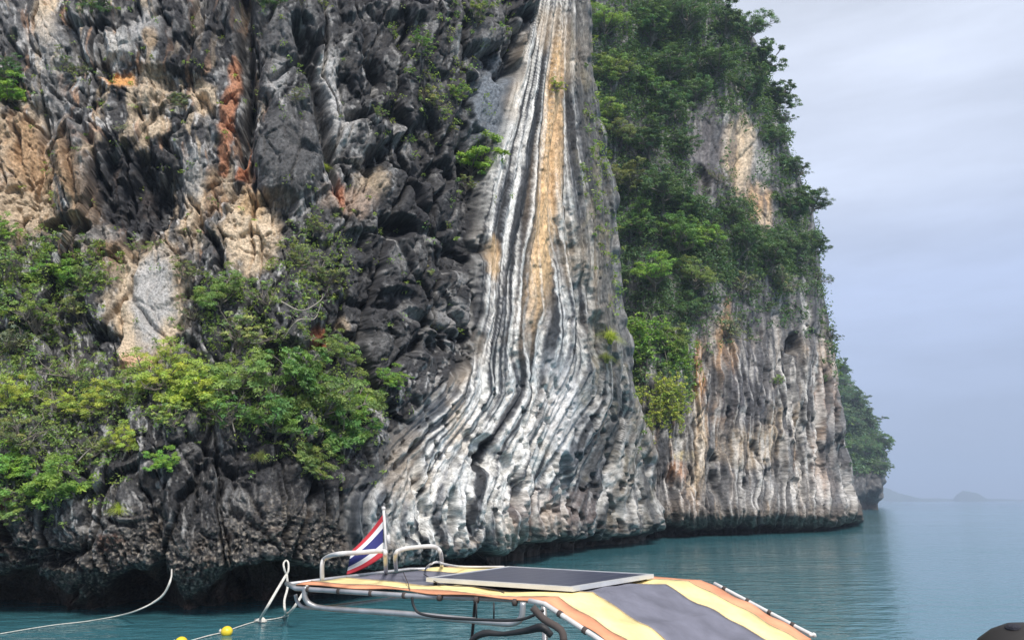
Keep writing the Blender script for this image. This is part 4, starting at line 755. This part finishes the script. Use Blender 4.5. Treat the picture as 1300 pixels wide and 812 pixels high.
# ------------------------------------------------------------------ ropes and floats by the near cliff
def wp(px, py, dz=.02): return V3(at_z(px, py, dz))
def rope(pts, r, label, sm=6):
    o = tube_obj('rope', pts, r, M_ROPE, None, 8, sm); tag(o, label, 'rope', 'mooring ropes'); return o
pr, nr_, dr = on('near_cliff', 217, 734); pr = V3(at(217, 734, 20.4))
rope([wp(-30, 809), wp(60, 794), wp(110, 788), wp(150, 781, .05), V3(at(172, 775, 20.6)), V3(at(195, 764, 20.5)), V3(at(209, 752, 20.4)), pr, V3(at(218, 722, 21.2))], [.012] * 18 + [.020] * 12 + [.028] * 12 + [.02] * 7, 'long mooring rope rising from the water to a rock nose at left')
ring = V3(at(365, 728, 20.6))
rope([V3(at(364, 730, 20.6)), V3(at(361, 722, 20.5)), V3(at(360, 715, 20.6)), V3(at(363, 711, 20.9)), V3(at(366, 714, 20.8)), V3(at(366, 724, 20.6)), V3(at(363, 731, 20.6))], .024, 'loop of rope hung on the rock above the canopy tip')
rope([V3(at(364, 728, 20.6)), V3(at(352, 748, 20.2)), V3(at(338, 772, 19.8)), wp(329, 787)], .034, 'slanting rope from the rock loop down to the floating line')
rope([V3(at(364, 729, 20.55)), V3(at(365, 745, 20.5)), V3(at(361, 762, 20.3)), V3(at(362, 776, 20.2)), wp(364, 781)], .030, 'upright rope from the rock loop down to the water')
rope([wp(360, 783), V3(at(372, 772, 20.0)), V3(at(386, 750, 20.4)), V3(at(392, 738, 20.8))], .034, 'rope rising from the water behind the canopy tip')
rope([wp(366, 781), wp(348, 785), wp(326, 788), wp(300, 796), wp(288, 801), wp(262, 807), wp(228, 817), wp(190, 829)], .014, 'thin floating line carrying the two yellow floats')
kn = bmesh.new(); bmesh.ops.create_icosphere(kn, subdivisions=2, radius=.10)
for v in kn.verts: v.co += Vector((rnd.uniform(-.03, .03), rnd.uniform(-.03, .03), rnd.uniform(-.03, .03))); v.co.x *= 1.6; v.co.z *= .7
me = bm_mesh('rope_knot', kn); me.transform(Matrix.Translation(wp(330, 787, .05))); tag(link('rope_knot', me, M_ROPE), 'white rope knot on the water below the slanting rope', 'knot')
M_BUOY = mat('yellow_float', (.80, .58, .03), .35, vary=.12, vscale=8)
for px, py, lab in ((288, 797, 'yellow float nearer the canopy, wholly in view'), (230, 811, 'yellow float cut off by the bottom edge')):
    c = wp(px, py + 4, .08); e_ = empty('float', c); tag(e_, lab, 'float', 'yellow floats on the line')
    bm = bmesh.new(); bmesh.ops.create_uvsphere(bm, u_segments=20, v_segments=14, radius=.13)
    for v in bm.verts: v.co.z *= .92
    me = bm_mesh('ball', bm); me.transform(Matrix.Translation(c)); link('ball', me, M_BUOY, e_)
    tube_obj('collar', [c + Vector((-.17, 0, .0)), c + Vector((-.13, 0, .02))], [.03, .05], M_ROPE, e_, 8)

# ------------------------------------------------------------------ person in a dark cap, only the crown of the cap in view
def skin(name, verts, edges, rads, m, parent, lev=2):
    me = bpy.data.meshes.new(name); me.from_pydata(verts, edges, []); o = link(name, me, m, parent)
    o.modifiers.new('skin', 'SKIN'); sv = me.skin_vertices[0].data
    for i, r in enumerate(rads): sv[i].radius = r if isinstance(r, tuple) else (r, r); sv[i].use_root = i == 0
    o.modifiers.new('sub', 'SUBSURF').levels = lev; o.modifiers['sub'].render_levels = lev
    for p in me.polygons: p.use_smooth = True
    return o
DECK = 1.14
top = V3(at(1312, 792, 1.15)); hx, hy, hz = top.x, top.y, top.z
person = empty('person', (hx, hy, DECK)); tag(person, 'person in a dark cap at the lower right corner, facing right', 'person')
M_SKIN = mat('skin', (.42, .25, .17), .55, vary=.08); M_SHIRT = mat('shirt', (.12, .14, .18), .85, vary=.15); M_SHORT = mat('shorts', (.08, .08, .09), .85, vary=.15); M_CAP = mat('cap_cloth', (.022, .022, .032), .9, vary=.2, vscale=30, bump=.5, bscale=300); M_HAIR = mat('hair', (.015, .012, .01), .6)
X = lambda f, s_, z: (hx + f, hy + s_, z)      # f: forward (to the right), s_: sideways
sh_ = hz - .32; hip = DECK + .86
bv = [X(-.02, 0, hip), X(-.03, 0, hip + .22), X(-.02, 0, sh_ - .05), X(-.01, 0, sh_ + .06), X(.0, 0, hz - .20), X(.015, 0, hz - .11)]; br = [.13, .125, .14, .058, .075, .085]; be = [(0, 1), (1, 2), (2, 3), (3, 4), (4, 5)]
def chain(start, pts, rs):
    k = start
    for p, r in zip(pts, rs): bv.append(p); br.append(r); be.append((k, len(bv) - 1)); k = len(bv) - 1
    return k
for s_ in (-1, 1):
    w_ = chain(2, [X(-.01, .17 * s_, sh_ - .02), X(-.03, .22 * s_, sh_ - .30), X(.06, .23 * s_, sh_ - .54), X(.08, .23 * s_, sh_ - .62)], [.055, .043, .03, .032])
    for j, (o_, ln) in enumerate(((-.03, .075), (-.01, .085), (.01, .08), (.03, .062))): chain(w_, [X(.10 + o_, .235 * s_, sh_ - .66), X(.105 + o_, .232 * s_, sh_ - .66 - ln * .5), X(.095 + o_, .225 * s_, sh_ - .66 - ln)], [.010, .009, .008])
    chain(w_, [X(.125, .21 * s_, sh_ - .625), X(.14, .195 * s_, sh_ - .665)], [.011, .009])
    chain(0, [X(0, .09 * s_, hip - .06), X(.02, .10 * s_, DECK + .47), X(-.01, .10 * s_, DECK + .08), X(.10, .11 * s_, DECK + .035), X(.16, .115 * s_, DECK + .03)], [.088, .06, .038, .034, .028])
skin('body', bv, be, br, M_SKIN, person)
skin('shirt', [X(-.02, 0, hip - .04), X(-.03, 0, hip + .22), X(-.02, 0, sh_ - .05), X(-.01, 0, sh_ + .02), X(-.01, .17, sh_ - .02), X(-.03, .21, sh_ - .22), X(-.01, -.17, sh_ - .02), X(-.03, -.21, sh_ - .22)], [(0, 1), (1, 2), (2, 3), (2, 4), (4, 5), (2, 6), (6, 7)], [.15, .145, .16, .08, .075, .065, .075, .065], M_SHIRT, person)
skin('shorts', [X(-.02, 0, hip + .02), X(0, .09, hip - .06), X(.02, .10, DECK + .50), X(0, -.09, hip - .06), X(.02, -.10, DECK + .50)], [(0, 1), (1, 2), (0, 3), (3, 4)], [.145, .105, .085, .105, .085], M_SHORT, person)
hd = bmesh.new(); bmesh.ops.create_uvsphere(hd, u_segments=24, v_segments=18, radius=1)
for v in hd.verts:
    x, y, z = v.co; n_ = math.exp(-((z + .1) / .16) ** 2 - (y / .16) ** 2) * max(0, x); v.co = Vector((x * .096 + n_ * .03 + (.012 if x > 0 and z < -.5 else 0), y * .076 * (1 - .18 * max(0, -z)), z * .118)) + Vector((hx + .01, hy, hz - .122))
link('head', bm_mesh('head', hd), M_SKIN, person)
M_EYE = mat('eye', (.03, .02, .015), .2); M_LIP = mat('lip', (.35, .13, .11), .5)
for s_ in (-1, 1):
    for nm, p, r, m in (('eye', (.099, .032 * s_, -.118), (.008, .014, .008), M_EYE), ('ear', (.0, .078 * s_, -.13), (.022, .010, .034), M_SKIN)):
        e_ = bmesh.new(); bmesh.ops.create_uvsphere(e_, u_segments=10, v_segments=8, radius=1); me = bm_mesh(nm, e_); me.transform(Matrix.Translation(Vector((hx + p[0], hy + p[1], hz + p[2]))) @ Matrix.Diagonal((*r, 1))); link(nm, me, m, person)
e_ = bmesh.new(); bmesh.ops.create_uvsphere(e_, u_segments=10, v_segments=8, radius=1); me = bm_mesh('mouth', e_); me.transform(Matrix.Translation(Vector((hx + .098, hy, hz - .188))) @ Matrix.Diagonal((.008, .024, .006, 1))); link('mouth', me, M_LIP, person)
e_ = bmesh.new(); bmesh.ops.create_uvsphere(e_, u_segments=20, v_segments=14, radius=1); me = bm_mesh('hair', e_); me.transform(Matrix.Translation(Vector((hx - .014, hy, hz - .112))) @ Matrix.Diagonal((.094, .084, .115, 1))); link('hair', me, M_HAIR, person)
cp = bmesh.new(); bmesh.ops.create_uvsphere(cp, u_segments=36, v_segments=24, radius=1)
bmesh.ops.delete(cp, geom=[v for v in cp.verts if v.co.z < -.02], context='VERTS')
for v in cp.verts:
    a = math.atan2(v.co.y, v.co.x); seam = 1 - .012 * math.exp(-((math.sin(a * 3)) / .12) ** 2); v.co = Vector((v.co.x * .112 * seam, v.co.y * .094 * seam, v.co.z * .108 * (1 + .06 * max(0, v.co.x)))) + Vector((hx, hy, hz - .108))
cap = link('cap', bm_mesh('cap', cp), M_CAP, person); cap.modifiers.new('thick', 'SOLIDIFY').thickness = .004
e_ = bmesh.new(); bmesh.ops.create_uvsphere(e_, u_segments=14, v_segments=10, radius=1); me = bm_mesh('button', e_); me.transform(Matrix.Translation(Vector((hx - .034, hy - .01, hz - .0035))) @ Matrix.Diagonal((.011, .011, .006, 1))); link('button', me, M_CAP, cap)
bmv = bmesh.new(); rows_ = []
for i in range(5):
    rows_.append([bmv.verts.new((hx + .10 * math.cos(a) + (i / 4) * .075 * math.cos(a * .9), hy + .088 * math.sin(a), hz - .108 - .012 * (i / 4) - .02 * math.sin(a) ** 2)) for a in [(-1.1 + 2.2 * k / 14) for k in range(15)]])
for a, b in zip(rows_[:-1], rows_[1:]):
    for k in range(14): bmv.faces.new((a[k], a[k + 1], b[k + 1], b[k]))
br_ = link('brim', bm_mesh('brim', bmv), M_CAP, cap); br_.modifiers.new('thick', 'SOLIDIFY').thickness = .004
# the deck the person and the viewer stand on, below the picture
dk_ = empty('tour_boat', (.6, -1.2, 0)); tag(dk_, 'white tour boat deck carrying the person in the dark cap', 'boat')
bm = bmesh.new(); secs = []
for k in range(17):
    t = k / 16 * 2 - 1; w = 1.9 * (1 - abs(t) ** 3) ** .6 + .05
    secs.append([bm.verts.new((.9 + 5.5 * t, -.6 + a, z)) for a, z in ((-w, DECK), (-w * .85, .2), (-w * .4, -.4), (w * .4, -.4), (w * .85, .2), (w, DECK))])
for a, b in zip(secs[:-1], secs[1:]):
    for k in range(6): bm.faces.new((a[k], a[(k + 1) % 6], b[(k + 1) % 6], b[k]))
bm.faces.new(secs[0]); bm.faces.new(secs[-1][::-1]); link('hull', bm_mesh('hull', bm, False), M_WHITE, dk_)

# ------------------------------------------------------------------ far islands and the air between
M_ISLE = mat('island_forest', (.05, .08, .04), .9, vary=.4, vscale=.02)
def isle(px0, px1, hpx, Y, prof, label):
    n_ = 60; bm = bmesh.new(); rows_ = []
    for j in range(9):
        t = j / 8 * 2 - 1; row = []
        for i in range(n_ + 1):
            f = i / n_; x = at(px0 + (px1 - px0) * f, 635, Y)[0]; h = np.interp(f, *prof) * hpx * Y / 1000 * (1 - t * t) * (1 + .16 * math.sin(i * 1.7 + j) * math.sin(i * .6)); row.append(bm.verts.new((x, Y + t * .25 * (px1 - px0) * Y / 1000, max(h, 0) - 1.0)))
        rows_.append(row)
    for a, b in zip(rows_[:-1], rows_[1:]):
        for k in range(n_): bm.faces.new((a[k], a[k + 1], b[k + 1], b[k]))
    o = link('island', bm_mesh('island', bm), M_ISLE); tag(o, label, kind='structure')
isle(1080, 1180, 18, 3300, ([0, .2, .45, .6, .75, .9, 1], [.5, 1, .9, .55, .35, .15, .05]), 'hazy island on the horizon behind the headland')
isle(1212, 1252, 12, 3200, ([0, .08, .3, .5, .75, .92, 1], [.0, .6, 1, .95, .8, .4, .0]), 'small hazy island alone on the horizon at right')
isle(1150, 1420, 4, 3700, ([0, .1, .25, .4, .55, .7, .85, 1], [.3, 1, .5, .8, .4, .9, .6, .3]), 'faint low coast along the horizon at right')
hz_m = bpy.data.materials.new('haze_air'); hz_m.use_nodes = True; n = hz_m.node_tree.nodes; n.clear(); ho = N(n, 'ShaderNodeOutputMaterial'); hv = N(n, 'ShaderNodeVolumePrincipled')
hv.inputs['Color'].default_value = (.62, .77, 1.0, 1); hv.inputs['Density'].default_value = HAZE; hv.inputs['Anisotropy'].default_value = 0.0; hz_m.node_tree.links.new(hv.outputs[0], ho.inputs['Volume'])
bm = bmesh.new(); solid(bm, [(-4300, -4300, 190), (4300, -4300, 190), (4300, 4300, 190), (-4300, 4300, 190)], (0, 0, -194)); tag(link('haze', bm_mesh('haze', bm, False), hz_m), 'thin pale haze over the sea and cliffs', kind='stuff')
